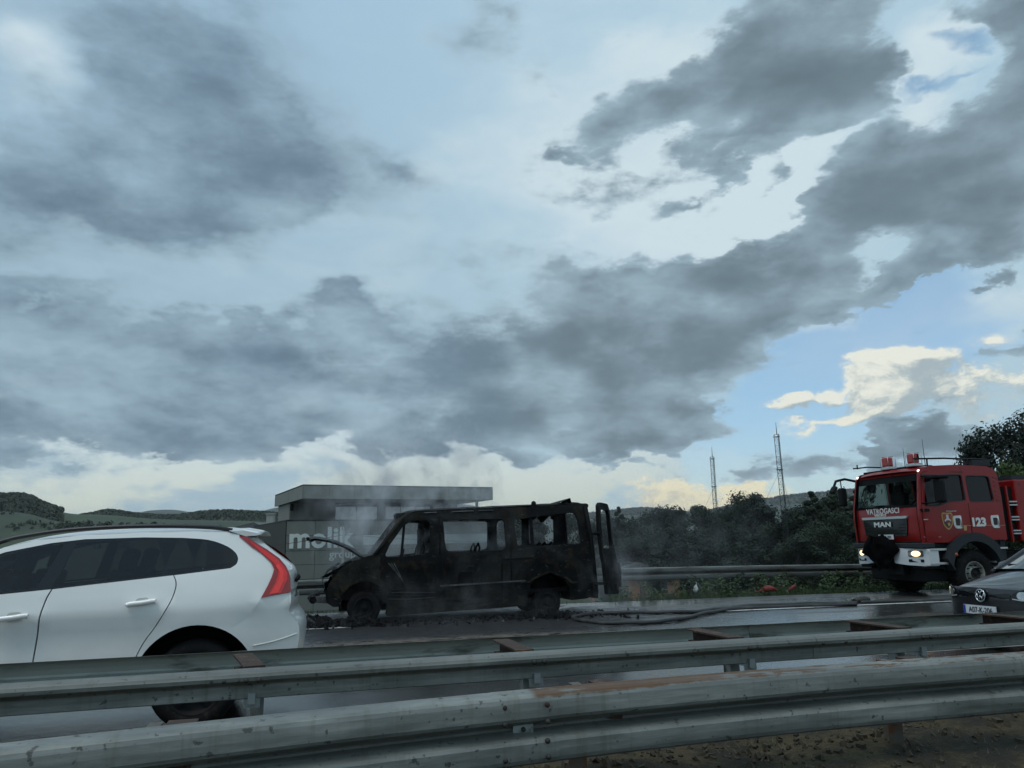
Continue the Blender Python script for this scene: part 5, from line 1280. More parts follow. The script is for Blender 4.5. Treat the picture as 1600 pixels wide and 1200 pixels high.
# ------------------------------------------------------------------ fire engine
def build_truck():
    REDP = material('fire_red_paint', (.20, .0045, .004), .34, 0, .08, 2, 0, 40, (srgb(64, 22, 18), .12, 4), 0, .35, coat=.25)
    BK = MT['black_plastic']; GREY = material('grey_fender_plastic', (.022, .026, .03), .6, 0, .1, 8, .1, 80, spec=.3); WH = material('bumper_white', (.55, .57, .58), .4, 0, .05, 4, 0, 40, (srgb(110, 108, 98), .2, 6))
    AL = material('step_aluminium', (.5, .52, .52), .4, .6, .1, 12); LAMP = material('headlamp_glow', (.9, .85, .7), .2, 0, .02, 5, emit=((1, .72, .34), 1.5)); LENS = material('lamp_housing', (.12, .12, .12), .15, .4, .1, 10)
    POS = material('marker_lamp_glow', (.9, .9, .85), .2, 0, .02, 5, emit=((1, .95, .85), 2.2)); BEAC = material('red_beacon', (.30, .004, .005), .25, 0, .1, 20, .1, 60, coat=.5); ORANGE = material('amber_reflector', (.3, .07, .02), .3)
    GLS = material('cab_glass', (.62, .74, .74), .02, 0, .02, 2, 0, 40, None, 0, .5, trans=1.0, ior=1.05); DK = MT['tinted']
    CREAM = material('stripe_gold', (.42, .26, .10), .5); GOLD = material('crest_gold', (.5, .34, .10), .5); CRD = material('crest_red', (.35, .06, .03), .5); CWH = material('crest_white', (.6, .6, .58), .5); CDK = material('crest_dark', (.03, .05, .04), .5); CPK = material('crest_maroon', (.2, .03, .04), .5)
    r = thing('fire_engine', 'red fire engine with a crew cab and lit headlights facing left', 'fire engine', (13.8, 15.6, 0))
    W = 2.45; FW = lambda z: max(0, (z - 2.1)) * .17 + max(0, z - 2.85) * .5      # windscreen rake
    def lean(z): return .035 * max(0, z - 2.1) ** 1.0
    # cab side sheets: f(u, z, t) near side; far side mirrored
    side = lambda off=0: (lambda u, z, t: Vector((u, .0 + off + t + lean(z) + (.05 * max(0, .22 - (u - FW(z))) / .22) ** 1, z)))
    fars = lambda off=0: (lambda u, z, t: Vector((u, W - off - t - lean(z) - (.05 * max(0, .22 - (u - FW(z))) / .22) ** 1, z)))
    wc = (1.36, .6)
    ARC = lambda c, R, a0, a1, n=14: [(c[0] + R * math.cos(math.radians(a0 + (a1 - a0) * k / n)), c[1] + R * math.sin(math.radians(a0 + (a1 - a0) * k / n))) for k in range(n + 1)]
    so = [(.03, 1.28), (0, 1.9), (.02, 2.15), (.15, 2.9), (.20, 2.99), (.30, 3.06), (.5, 3.10), (1.2, 3.13), (2.1, 3.10), (2.3, 3.04), (2.39, 2.92), (2.42, 2.4), (2.41, 1.32), (2.05, 1.32)] + ARC(wc, .86, 58, 122, 8) + [(.7, 1.28)]
    wi1 = rounded([(.24, 2.88), (1.32, 2.87), (1.33, 2.27), (.82, 2.255), (.72, 2.22), (.52, 2.15), (.17, 2.15)], .05, 3)
    wi2 = rounded([(1.47, 2.85), (2.12, 2.84), (2.17, 2.26), (1.49, 2.255)], .07, 3)
    for f, nm in ((side, 0), (fars, 1)):
        MB().panel(so, [wi1, wi2], f(), .18, .05).build('cab_side', REDP, r)
        for w in (wi1, wi2):
            wd = MB().panel(w, [], f(.03), .3, .012).build('side_window', GLS if nm else DK, r)
        for w in (wi1, wi2):
            c = sum((Vector(p) for p in w), Vector((0, 0))) / len(w)
            ring = [tuple(Vector(p) + (Vector(p) - c).normalized() * .035) for p in w]
            MB().panel(ring, [w], f(-.006), .5, .03).build('window_frame', GREY if not nm else REDP, r)
    s = side
    # front: windscreen wall in pieces
    fr = lambda off=0: (lambda w, z, t: Vector((FW(z) + off + t + .10 * (abs(w - W / 2) / (W / 2)) ** 4, w, z)))
    ws = rounded([(.13, 2.93), (W - .13, 2.93), (W - .06, 2.12), (.06, 2.12)], .08, 3)
    MB().panel([(.03, 1.30), (.0, 2.1), (.05, 2.9), (.12, 3.0), (W - .12, 3.0), (W - .05, 2.9), (W, 2.1), (W - .03, 1.30)], [ws], fr(), .16, .05).build('cab_front', REDP, r)
    MB().panel(ws, [], fr(.012), .25, .01).build('windscreen', GLS, r)
    MB().panel([(.1, 2.94), (W - .1, 2.94), (W - .1, 2.76), (.1, 2.76)], [], fr(.03), .3, .02).build('sun_visor', BK, r)
    MB().panel([(.08, 2.19), (W - .08, 2.19), (W - .05, 2.10), (.05, 2.10)], [], fr(-.012), .3, .02).build('scuttle', BK, r)
    for w0, w1 in ((.5, 1.15), (1.35, 2.0)): MB().tube([fr(-.03)(w0, 2.14, 0), fr(-.045)((w0 + w1) / 2, 2.17, 0), fr(-.03)(w1, 2.19, 0)], .014, 6).build('wiper', BK, r)
    # roof
    rows = []
    for u, z in spline([(.20, 2.985), (.30, 3.055), (.5, 3.095), (1.2, 3.125), (2.1, 3.095), (2.3, 3.03), (2.39, 2.92)], 4):
        rows.append([(u + (.04 * (abs(2 * k / 10 - 1)) ** 4 if u < .6 else 0), .06 + (W - .12) * k / 10, z + .05 * (1 - (2 * k / 10 - 1) ** 4) - .02) for k in range(11)])
    MB().grid(rows).build('cab_roof', REDP, r)
    MB().box((2.40, W / 2, 2.1), (.05, W - .12, 1.62)).build('cab_rear', REDP, r)
    for k in range(6): MB().panel([(2.25, 2.84 - .11 * k), (2.40, 2.83 - .11 * k), (2.40, 2.80 - .11 * k), (2.25, 2.81 - .11 * k)], [], s(-.012), .2, .02).build('cab_rib', REDP, r)
    MB().panel(so, [wi1, wi2], fars(.07), .3, 0).build('cab_lining', BK, r)
    MB().panel(so, [wi1, wi2], side(.07), .3, 0).build('cab_lining', BK, r)
    MB().box((1.25, W / 2, 2.93), (1.9, W - .3, .05)).build('headliner', BK, r)
    MB().box((.6, W / 2, .62), (.8, 1.9, .5)).build('underbody_dark_box', BK, r, .03)  # black box added to darken the space beneath the bumper
    # seats, wheel and papers behind the windscreen
    MB().box((.45, W / 2, 2.0), (.5, W - .3, .2)).build('dashboard', BK, r)
    for w in (.62, 1.8):
        MB().box((1.1, w, 2.1), (.2, .5, .9)).box((1.12, w, 2.62), (.14, .3, .24)).build('seat', BK, r, .05)
    MB().box((1.45, 1.2, 2.25), (.08, .16, 1.3)).build('bulkhead_post', BK, r)
    MB().tube([(.62 + .12 * math.sin(a), .62 + .24 * math.cos(a), 2.22 + .18 * math.sin(a)) for a in np.linspace(0, 2 * PI, 17)], .018, 6).build('steering_wheel', BK, r)
    MB().box((.3, 1.5, 2.115), (.2, .4, .015), Matrix.Rotation(.2, 3, 'Z')).build('papers', WH, r)
    MB().lathe([(.16, -.02), (.17, .0), (.15, .03), (0, .04)], (.32, 1.95, 2.72), 'X', 14).build('inner_mirror', BK, r)
    # grille, its bar and letters, plate
    MB().panel(rounded([(.44, 1.86), (W - .44, 1.86), (W - .5, 1.44), (.5, 1.44)], .06), [], fr(-.03), .2, .05).build('grille', MT['black_gloss'], r)
    MB().panel(rounded([(.40, 1.925), (W - .40, 1.925), (W - .44, 1.865), (.44, 1.865)], .02), [], fr(-.05), .3, .06).build('grille_bar', AL, r)
    for k in range(4): MB().panel([(.52, 1.50 + .07 * k), (W - .52, 1.50 + .07 * k), (W - .52, 1.515 + .07 * k), (.52, 1.515 + .07 * k)], [], fr(-.038), .4, .012).build('grille_slat', BK, r)
    # lettering reads from the front: text runs towards -w
    def front_text(body, size, w, z, mat, sx=1, bold=0, par=None, off=-.03, name='lettering'):
        p = fr(off)(w, z, 0); return text(body, size, mat, par or r, frame(p, (0, -1, 0), (.0, 0, 1)), name, bold, .003, sx, 1.05, 'CENTER')
    front_text('VATROGASCI', .19, W / 2 + .02, 2.005, MT['white_letters'], .98, .003, None, -.02)
    front_text('VISOKO', .12, W / 2 + .1, 1.935 + .0, MT['white_letters'], 1.0, .002, None, -.055) if False else front_text('VISOKO', .085, W / 2 + .12, 1.938, MT['white_letters'], 1.35, .003, None, -.02)
    front_text('MAN', .16, W / 2 + .03, 1.68, MT['white_letters'], 1.7, .006, None, -.06)
    pl = MB().panel([(.92, 1.37), (1.45, 1.37), (1.45, 1.485), (.92, 1.485)], [], fr(-.055), .4, .01).build('number_plate', MT['plate'], r)
    front_text('K44-K-904', .095, 1.185, 1.395, MT['ink'], .88, 0, pl, -.058)
    for z in (1.33,): MB().panel([(.05, 1.31), (W - .05, 1.31), (W - .05, 1.27), (.05, 1.27)], [], fr(-.012), .4, .03).build('front_trim', BK, r)
    # bumper: white ends, dark middle with a winch under a dark cover
    MB().box((.14, W / 2, 1.22), (.36, W - .02, .12)).build('bumper_top', GREY, r, .02)
    for w0, w1, sg in ((-.01, .98, 0), (1.72, W + .01, 1)):
        b = MB()
        ol = [(w0, 1.14), (w1, 1.16), (w1, .80), (w0 + .55 if not sg else w1 - .0, .76), (w0, .74)] if not sg else [(w0, 1.16), (w1, 1.14), (w1, .74), (w1 - .5, .76), (w0, .80)]
        b = MB().panel(rounded(ol, .05), [], lambda w, z, t: Vector((-.06 + t + .14 * (abs(w - W / 2) / (W / 2)) ** 4, w, z)), .12, .28).build('bumper_end', WH, r)
        wl = .30 if not sg else W - .24
        fb = lambda off: (lambda w, z, t: Vector((-.06 + off + t + .14 * (abs(w - W / 2) / (W / 2)) ** 4, w, z)))
        h = MB().panel(rounded([(wl - .2, 1.105), (wl + .2, 1.105), (wl + .2, .955), (wl - .2, .955)], .05), [], fb(-.008), .2, .02).build('headlight', LENS, r)
        MB().panel([(wl - .02 + .12 * math.cos(a), 1.03 + .068 * math.sin(a)) for a in np.linspace(0, 2 * PI, 17)[:-1]], [], fb(-.02), .2, .012).build('lamp', LAMP, h)
        MB().panel([(wl + .14 + .045 * math.cos(a), 1.03 + .05 * math.sin(a)) for a in np.linspace(0, 2 * PI, 13)[:-1]], [], fb(-.016), .2, .01).build('reflector', MT['chrome'], h)
        MB().panel(rounded([(wl - .2, .9), (wl + .2, .9), (wl + .2, .83), (wl - .2, .83)], .02), [], fb(-.006), .2, .02).build('fog_lamp_grille', BK, r)
    MB().box((.08, 1.35, .98), (.26, .74, .42)).build('winch_housing', BK, r, .04)
    mb = MB(); rows = []
    for i in range(15):
        a = i / 14; row = []
        for j in range(11):
            b_ = j / 10; w = .86 + .95 * b_; z = 1.45 - .8 * a
            half = .36 + .26 * math.sin(PI * min(1, a * 1.2)); w = 1.36 + (b_ - .5) * 2 * half * (.7 + .3 * math.sin(a * 3))
            w += .16 * (a - .4)*-1
            row.append((-.12 - .16 * math.sin(PI * b_) * (1 - .5 * a) - .14 * mnoise.noise(Vector((a * 5, b_ * 6, 2))), w + .05 * mnoise.noise(Vector((a * 3, b_ * 5, 7))), z + .16 * mnoise.noise(Vector((b_ * 6, a, 3)))))
        rows.append(row)
    mb.grid(rows); mb.build('winch_cover', material('dark_tarpaulin', (.003, .003, .0035), .95, 0, .2, 8, .4, 14, spec=.05), r)
    # steps, fenders, wheels
    for z, u0, u1 in ((1.12, .14, .6), (.80, .12, .62)):
        MB().box(((u0 + u1) / 2, .06, z), (u1 - u0, .16, .05)).build('step', AL, r, .008)
    MB().box((.36, .3, .98), (.62, .42, .62)).build('step_well', BK, r, .03)
    MB().box((.36, W - .3, .98), (.62, .42, .62)).build('step_well', BK, r, .03)
    for z in (1.12, .8): MB().box((2.2, .12, z), (.42, .2, .045)).build('step', AL, r, .008)
    for ss in (0, 1):
        f = (lambda u, z, t: Vector((u, -.10 + t, z))) if not ss else (lambda u, z, t: Vector((u, W + .10 - t, z)))
        ol = ARC(wc, .90, 160, 40, 16) + [(2.02, 1.32), (2.1, 1.0), (2.12, .72), (2.04, .72)] + ARC(wc, .70, 12, 168, 18) + [(.72, .62)]
        MB().panel(ol, [], f, .2, .42).build('fender', GREY, r)
        MB().lathe([(.0, -.02), (.04, -.015), (.045, .01)], (.78, -.10 if not ss else W + .1, 1.0), 'Y', 12).build('side_marker', ORANGE, r)
        sg = 1 if not ss else -1
        for c in ((1.36, .55), (5.6, .55)):
            y = .0 if not ss else W
            wh = MB().lathe([(.27, .05 * sg), (.3, .0), (.40, -.02 * sg), (.49, .0), (.535, .04 * sg), (.545, .09 * sg), (.545, .30 * sg), (.5, .36 * sg), (.28, .38 * sg)], (c[0], y, c[1]), 'Y', 44).build('wheel', MT['tyre'], r)
            tr = MB()
            for k in range(30):
                a = 2 * PI * k / 30; m4 = Matrix.Rotation(-a, 3, 'Y')
                tr.box(Vector((c[0], y + .17 * sg, c[1])) + m4 @ Vector((.55, 0, 0)), (.03, .3, .05), m4)
            tr.build('tread', MT['tyre'], wh, kind='stuff')
            rim = MB(); rim.lathe([(.285, .03 * sg), (.27, .005 * sg), (.25, .03 * sg), (.235, .10 * sg), (.17, .12 * sg), (.15, .05 * sg), (.0, .04 * sg)], (c[0], y, c[1]), 'Y', 32); rim.build('rim', material('truck_rim', (.28, .28, .25), .5, .3, .15, 10, 0, 40, (srgb(70, 62, 48), .3, 9)) if 'trim' not in MT else MT['trim'], wh)
            hb = MB(); hb.lathe([(.13, .0), (.12, .03 * sg), (.05, .02 * sg), (.0, .0)], (c[0], y, c[1]), 'Y', 16)
            for k in range(10):
                a = 2 * PI * k / 10; hb.lathe([(.016, .09 * sg), (.016, .02 * sg), (0, .02 * sg)], (c[0] + .19 * math.cos(a), y, c[1] + .19 * math.sin(a)), 'Y', 6)
            hb.build('hub', BK, wh)
    MB().tube([(1.36, .1, .55), (1.36, W - .1, .55)], .09, 8).build('axle', BK, r)
    MB().box((1.5, W / 2, .72), (1.0, 1.5, .3)).box((.6, W / 2, .7), (1.2, .9, .35)).build('chassis', BK, r)
    MB().box((5, W / 2, .85), (7, .9, .28)).build('chassis', BK, r)
    MB().box((2.34, .14, 1.1), (.14, .1, .5)).build('mud_flap', GREY, r)
    # side marks: stripe, crest, grab handles in white frames, number
    MB().panel([(0.95, 1.675), (2.4, 1.665), (2.4, 1.655), (.95, 1.665)], [], s(-.004), .6, .004).build('stripe', CREAM, r)
    for (pts, mt) in (([(1.17, 1.66), (1.27, 1.66), (1.255, 1.55), (1.185, 1.55)], CREAM),): MB().panel(pts, [], s(-.005), .6, .004).build('fleck', mt, r)
    MB().panel([(.05, 1.955), (.62, 1.95), (.62, 1.942), (.05, 1.947)], [], s(-.006), .6, .008).build('body_crease', REDP, r)
    MB().panel([(.05, 1.42), (.5, 1.415), (.5, 1.407), (.05, 1.412)], [], s(-.006), .6, .008).build('body_crease', AL, r)
    MB().panel(rounded([(.03, 2.08), (.26, 2.075), (.25, 2.0), (.06, 2.0)], .02), [], s(-.02), .3, .03).build('door_grip', BK, r)
    MB().tube([s(-.01)(.09, 1.82, 0), s(-.012)(.19, 1.822, 0)], .012, 6).build('badge', AL, r)
    sh = lambda k: [(.745 + (a - .745) * k, 1.79 + (z - 1.79) * k) for a, z in spline([(.60, 1.965), (.745, 1.97), (.89, 1.965), (.885, 1.75), (.84, 1.65), (.745, 1.575), (.65, 1.65), (.605, 1.75)], 3, True)]
    cr = MB().panel(sh(1), [], s(-.005), .3, .004).build('crest', GOLD, r)
    MB().panel(sh(.86), [], s(-.008), .3, .003).build('crest_field', CRD, cr)
    MB().panel([(.64, 1.81), (.85, 1.81), (.85, 1.74), (.80, 1.66), (.745, 1.62), (.69, 1.66), (.64, 1.74)], [], s(-.0105), .3, .002).build('crest_base', CDK, cr)
    MB().panel([(.655, 1.80), (.71, 1.84), (.715, 1.93), (.775, 1.93), (.78, 1.84), (.835, 1.80), (.835, 1.77), (.655, 1.77)], [], s(-.0125), .3, .002).build('crest_tower', CWH, cr)
    MB().panel([(.69, 1.79), (.745, 1.80), (.81, 1.79), (.82, 1.74), (.745, 1.70), (.68, 1.74)], [], s(-.0145), .3, .002).build('crest_figure', CPK, cr)
    MB().panel([(.72, 1.72), (.79, 1.745), (.80, 1.69), (.745, 1.655)], [], s(-.0165), .3, .002).build('crest_figure', GOLD, cr)
    text('VATROGASNI DOM', .035, MT['white_letters'], r, frame(s(-.006)(.73, 2.0, 0), (1, 0, 0), (0, 0, 1)), 'lettering', 0, .002, .95)
    for u0 in (.905, 2.0):
        ol = rounded([(u0 + .02, 1.90), (u0 + .235, 1.91), (u0 + .235, 1.60), (u0 + .05, 1.60), (u0, 1.68), (u0, 1.85)], .04)
        f = MB().panel(ol, [], s(-.012), .3, .014).build('grab_recess_frame', CWH, r)
        MB().panel(rounded([(u0 + .055, 1.845), (u0 + .185, 1.845), (u0 + .17, 1.67), (u0 + .06, 1.67)], .03), [], s(-.0155), .3, .003).build('grab_recess', MT['black_gloss'], f)
        MB().tube([s(-.02)(u0 + .185, 1.86, 0), s(-.035)(u0 + .2, 1.76, 0), s(-.02)(u0 + .21, 1.64, 0)], .013, 6).build('grab_bar', AL, f)
    text('123', .27, MT['white_letters'], r, frame(s(-.012)(1.40, 1.655, 0), (1, 0, 0), (0, 0, 1)), 'lettering', .014, .002, 1.1)
    for u in (1.405, ): MB().tube([s(-.004)(u, z, 0) for z in (1.45, 1.9, 2.2)], .006, 5).build('door_gap', BK, r)
    MB().tube([s(-.004)(u, z, 0) for u, z in ((.10, 1.3), (.07, 1.9), (.10, 2.2), (.2, 2.9), (.3, 2.96), (1.36, 2.95))], .007, 5).build('door_gap', BK, r)
    # mirrors: near-side housing and far-side arm
    MB().box((.36, -.30, 2.48), (.16, .24, .56), Matrix.Rotation(.12, 3, 'Z')).build('mirror', BK, r, .05)
    MB().box((.40, -.22, 2.81), (.36, .34, .09)).build('mirror_hood', BK, r, .03)
    MB().tube([(.2, .06, 2.85), (.25, -.2, 2.82), (.33, -.3, 2.75)], .02, 6).tube([(.1, .05, 2.2), (.3, -.28, 2.22)], .018, 6).build('mirror_arm', BK, r)
    MB().box((-.02, W + .28, 2.5), (.16, .22, .5)).build('mirror', BK, r, .05)
    MB().tube([(.2, W - .05, 2.9), (.0, W + .15, 2.98), (-.3, W + .12, 2.92), (-.45, W + .05, 2.72)], .035, 7).tube([(-.1, W + .2, 2.95), (-.06, W + .2, 2.2), (.1, W, 2.18)], .016, 6).build('mirror_arm', BK, r)
    MB().box((-.46, W + .04, 2.68), (.1, .2, .22), Matrix.Rotation(.6, 3, 'Y')).build('front_mirror', BK, r, .04)
    # roof: beacons in wire guards, marker lamps, rack bars, aerials
    MB().box((.42, W / 2 + .15, 3.10), (.16, 1.75, .05)).build('lamp_bar', BK, r)
    MB().box((.9, W / 2, 3.15), (.5, 1.1, .07)).build('roof_hatch', GREY, r, .02)
    for w in (1.38, .48):
        b = MB().box((.42, w, 3.15), (.26, .30, .06)).build('beacon', AL, r, .015)
        MB().box((.40, w, 3.315), (.18, .24, .25)).build('beacon_lens', BEAC, b, .04)
        mb = MB()
        for du in (-.11, .11):
            for dw in (-.14, .14): mb.tube([(.42 + du, w + dw, 3.17), (.42 + du * 1.05, w + dw, 3.38), (.42 + du * .8, w + dw * .8, 3.46)], .008, 5)
        for z, k in ((3.46, .8), (3.19, 1.0)):
            mb.tube([(.42 + du * k, w + dw * k, z) for du, dw in ((-.11, -.14), (.11, -.14), (.11, .14), (-.11, .14), (-.11, -.14))], .008, 5)
        mb.build('beacon_guard', AL, b)
    for w in (.12, W - .12):
        MB().lathe([(0, -.05), (.026, -.04), (.03, 0)], (.22, w, 2.985), 'X', 10).build('marker_lamp', POS, r)
    for w, h in ((1.0, .52), (.32, .66)): MB().tube([(.6, w, 3.12), (.6, w, 3.12 + h)], [.010, .004], 5).build('aerial', BK, r)
    MB().tube([(.6, 1.8, 3.22), (.3, 2.0, 3.25), (-.05, 2.15, 3.22)], .018, 6).tube([(.05, 2.1, 3.2), (.05, 2.1, 3.32)], .018, 6).build('roof_bar', BK, r)
    MB().tube([(.3, .35, 3.30), (1.2, .35, 3.32), (2.55, .4, 3.30)], .022, 6).tube([(.45, .35, 3.3), (.44, .35, 3.43)], .02, 6).build('roof_bar', BK, r)
    for u in (.7, 1.9): MB().tube([(u, .37, 3.1), (u, .36, 3.3)], .02, 6).build('bar_support', BK, r)
    MB().box((2.25, .45, 3.20), (.55, .3, .14)).box((2.25, .45, 3.29), (.75, .12, .03)).build('roof_locker', GREY, r, .01)
    # pump body behind the cab
    bd = MB().box((4.9, W / 2, 2.02), (4.1, W, 1.5)).build('body', REDP, r, .03)
    MB().box((2.68, .5, 1.95), (.32, .8, 1.3)).build('equipment_recess', BK, r)
    for u in (2.62, 3.02): MB().box((u, .05, 1.95), (.045, .05, 1.35)).build('ladder_rail', REDP, r)
    for z in (2.23, 2.15, 1.86, 1.79, 1.53, 1.46): MB().box((2.82, .03, z), (.36, .05, .03)).build('ladder_rung', AL, r)
    for k in range(3):
        u = 3.35 + 1.15 * k
        sh_ = MB().box((u + .55, -.012, 2.0), (1.05, .02, 1.2)).build('roller_shutter', AL, r)
        for q in range(11): MB().box((u + .55, -.026, 1.45 + .11 * q), (1.03, .008, .09)).build('slat', AL, sh_)
    MB().box((4.9, W / 2, 2.83), (4.0, W - .2, .12)).build('body_top', GREY, r)
build_truck()
# ------------------------------------------------------------------ dark hatchback at the right edge
def build_hatch():
    P = material('dark_grey_car_paint', (.022, .023, .027), .28, .35, .08, 3, 0, 40, None, 0, .5, coat=.7)
    BK = MT['black_plastic']; LZ = material('clear_lamp_lens', (.5, .52, .52), .08, .2, .1, 30, .1, 40); GLOW = material('side_lamp_glow', (.9, .85, .75), .2, 0, .02, 5, emit=((1, .85, .6), 1.0))
    r = thing('hatchback', 'dark grey small hatchback with a round badge on its nose, cut by the right edge', 'car', (8.42, 8.62, 0))
    HW = .87
    def hw(u): return HW - .30 * max(0, (.51 - u) / .45) ** 2 if u < .51 else HW - .05 * max(0, (u - 3.3) / .7) ** 2
    def plan(y):
        a = abs(y)
        if a <= .57: return .06 * (a / .57) ** 2
        return .06 + .45 * (1 - math.sqrt(max(0, (HW - min(a, HW)) / .30)))
    def S(off=0.0): return lambda y, z, t: Vector((plan(y) + off + t + .10 * max(0, (z - .62)) ** 1.2 + .05 * max(0, .42 - z), y, z))
    zb = lambda u: .775 + .235 * max(0, (u - .05) / .95) ** .72
    # bonnet: a domed sheet with two creases
    rows = []
    for u in np.linspace(.05, 1.0, 14):
        w = min(hw(u + .12), .80) - .06 - .06 * max(0, u - .5); row = []
        for k in range(21):
            y = -w + 2 * w * k / 20; q = abs(y) / w
            z = zb(u) - .085 * q ** 3 - .01 + .012 * math.exp(-((q - .72) / .07) ** 2)
            row.append((u + .10 * (q ** 2) * max(0, 1 - u) + (.02 if u < .06 else 0), y, z))
        rows.append(row)
    bonnet_edge = [(rw[0], rw[-1]) for rw in rows]
    MB().grid(rows).build('bonnet', P, r)
    # front face
    MB().panel([(-.80, .30), (-.78, .22), (.78, .22), (.80, .30), (.84, .55), (.83, .70), (.74, .77), (.55, .785), (0, .79), (-.55, .785), (-.74, .77), (-.83, .70), (-.84, .55)], [], S(), .07, .03).build('front_bumper', P, r)
    g = MB().panel(rounded([(-.40, .735), (.40, .735), (.42, .655), (-.42, .655)], .02), [], S(-.008), .08, .02).build('grille', MT['black_gloss'], r)
    MB().panel([(-.40, .665), (.40, .665), (.40, .657), (-.40, .657)], [], S(-.014), .1, .01).build('chrome_strip', MT['chrome'], g)
    MB().panel(rounded([(-.62, .44), (.62, .44), (.56, .29), (-.56, .29)], .04), [], S(-.004), .1, .02).build('air_intake', BK, r)
    for k in range(2): MB().panel([(-.58, .345 + .05 * k), (.58, .345 + .05 * k), (.58, .355 + .05 * k), (-.58, .355 + .05 * k)], [], S(-.012), .15, .01).build('intake_slat', BK, r)
    for sg in (-1, 1):
        pts = [(sg * a, z) for a, z in spline([(.42, .70), (.44, .66), (.56, .645), (.70, .66), (.79, .70), (.775, .76), (.70, .80), (.58, .79), (.48, .755)], 3, True)]
        h = MB().panel(pts, [], S(-.012), .05, .02).build('headlight', MT['black_gloss'], r)
        c = (sg * .56, .715)
        MB().panel([(c[0] + .062 * math.cos(a), c[1] + .052 * math.sin(a)) for a in np.linspace(0, 2 * PI, 17)[:-1]], [], S(-.018), .04, .01).build('reflector', MT['chrome'], h)
        c = (sg * .68, .725)
        MB().panel([(c[0] + .06 * math.cos(a), c[1] + .05 * math.sin(a)) for a in np.linspace(0, 2 * PI, 17)[:-1]], [], S(-.018), .04, .01).build('lamp', GLOW, h)
        MB().panel([(sg * .44, .668), (sg * .56, .655), (sg * .72, .67), (sg * .72, .68), (sg * .56, .665), (sg * .44, .68)], [], S(-.02), .06, .01).build('lamp_strip', LZ, h)
    # badge: ring with the two letters
    b = MB(); ring = [(.075 * math.cos(a), .695 + .075 * math.sin(a)) for a in np.linspace(0, 2 * PI, 33)]
    b.tube([S(-.03)(y, z, 0) for y, z in ring], .008, 6, False)
    def stroke(p, q): b.tube([S(-.03)(p[0], .695 + p[1], 0), S(-.03)(q[0], .695 + q[1], 0)], .0075, 5)
    for sg in (-1, 1):
        stroke((sg * .027, .064), (0, .012)); stroke((sg * .062, .038), (sg * .030, -.055)); stroke((sg * .030, -.055), (0, .005))
    b.build('badge', MT['chrome'], r)
    MB().lathe([(.075, .0), (0, -.001)], S(-.022)(0, .695, 0), 'X', 24).build('badge_disc', MT['black_gloss'], r)
    pl = MB().panel(rounded([(-.22, .565), (.30, .565), (.30, .455), (-.22, .455)], .01), [], lambda y, z, t: Vector((-.03 + t, y, z)), .3, .012).build('number_plate', MT['plate'], r)
    MB().panel([(.26, .562), (.297, .562), (.297, .458), (.26, .458)], [], lambda y, z, t: Vector((-.032 + t, y, z)), .3, .001).build('plate_band', material('plate_blue', (.02, .05, .3), .4), pl)
    text('A07-K-206', .098, MT['ink'], pl, frame((-.034, .02, .477), (0, -1, 0), (0, 0, 1)), 'lettering', .001, .001, .86, 1.0, 'CENTER')
    # sides, wings
    for sg in (-1, 1):
        rows = []
        us = list(np.linspace(.30, 1.0, 9)) + list(np.linspace(1.15, 3.97, 14))
        for u in us:
            w = hw(u); zt = (rows and 0) or 0
            top = (zb(u + .02) - .095) if u < 1.0 else .93 + .02 * (u - 1)
            wt = min(hw(u + .12), .80) - .06 - .06 * max(0, u - .5) if u <= 1.0 else w - .10
            wt = max(wt, w - .14)
            rows.append([(u, sg * (w - .05), .22), (u, sg * (w - .01), .40), (u, sg * w, .60), (u, sg * (w - .015), top - .12), (u, sg * (w - .05), top - .04), (u, sg * (wt - .0), top)])
        MB().grid(rows, flip=sg > 0).build('side_panel', P, r)
        for u0 in (.78, 3.24):
            mb = MB()
            mb.add([(u0 + .36 * math.cos(a), sg * (HW + .006), .30 + .36 * math.sin(a)) for a in np.linspace(-.2, PI + .2, 20)], [tuple(range(20))])
            mb.build('wheel_arch', BK, r)
            wh = MB().lathe([(.2, -.0), (.26, .014 * sg), (.30, .01 * sg), (.31, -.04 * sg), (.31, -.18 * sg), (.2, -.2 * sg)], (u0, sg * (HW + .0), .31), 'Y', 30).build('wheel', MT['tyre'], r)
            MB().lathe([(.2, .008 * sg), (.18, -.01 * sg), (.06, .01 * sg), (0, .01 * sg)], (u0, sg * HW, .31), 'Y', 20).build('rim', MT['alloy'], wh)
        # greenhouse side
        f = lambda off: (lambda u, z, t: Vector((u, sg * (HW - .10 - off - t - .30 * max(0, z - .93)), z)))
        ol = [(.98, .93), (1.35, 1.14), (1.78, 1.39), (2.1, 1.445), (2.8, 1.455), (3.4, 1.41), (3.75, 1.2), (3.92, .95)]
        hs = [rounded([(1.42, 1.0), (1.55, 1.15), (1.88, 1.36), (2.15, 1.40), (2.25, 1.40), (2.25, 1.0)], .03), rounded([(2.33, 1.0), (2.33, 1.40), (2.85, 1.41), (3.28, 1.37), (3.5, 1.2), (3.5, 1.02)], .03)]
        MB().panel(ol, hs, f(0), .15, .03).build('cabin_side', P, r)
        for h in hs: MB().panel(h, [], f(.015), .2, .01).build('side_window', MT['tinted'], r)
        m = MB(); rows = []
        m.lathe([(0, -.09), (.06, -.07), (.085, 0), (.07, .07), (0, .09)], (1.42, sg * (HW + .08), 1.0), 'Y', 12); m.tube([(1.42, sg * (HW - .05), .95), (1.42, sg * (HW + .04), .97)], .025, 6); m.build('mirror', P, r)
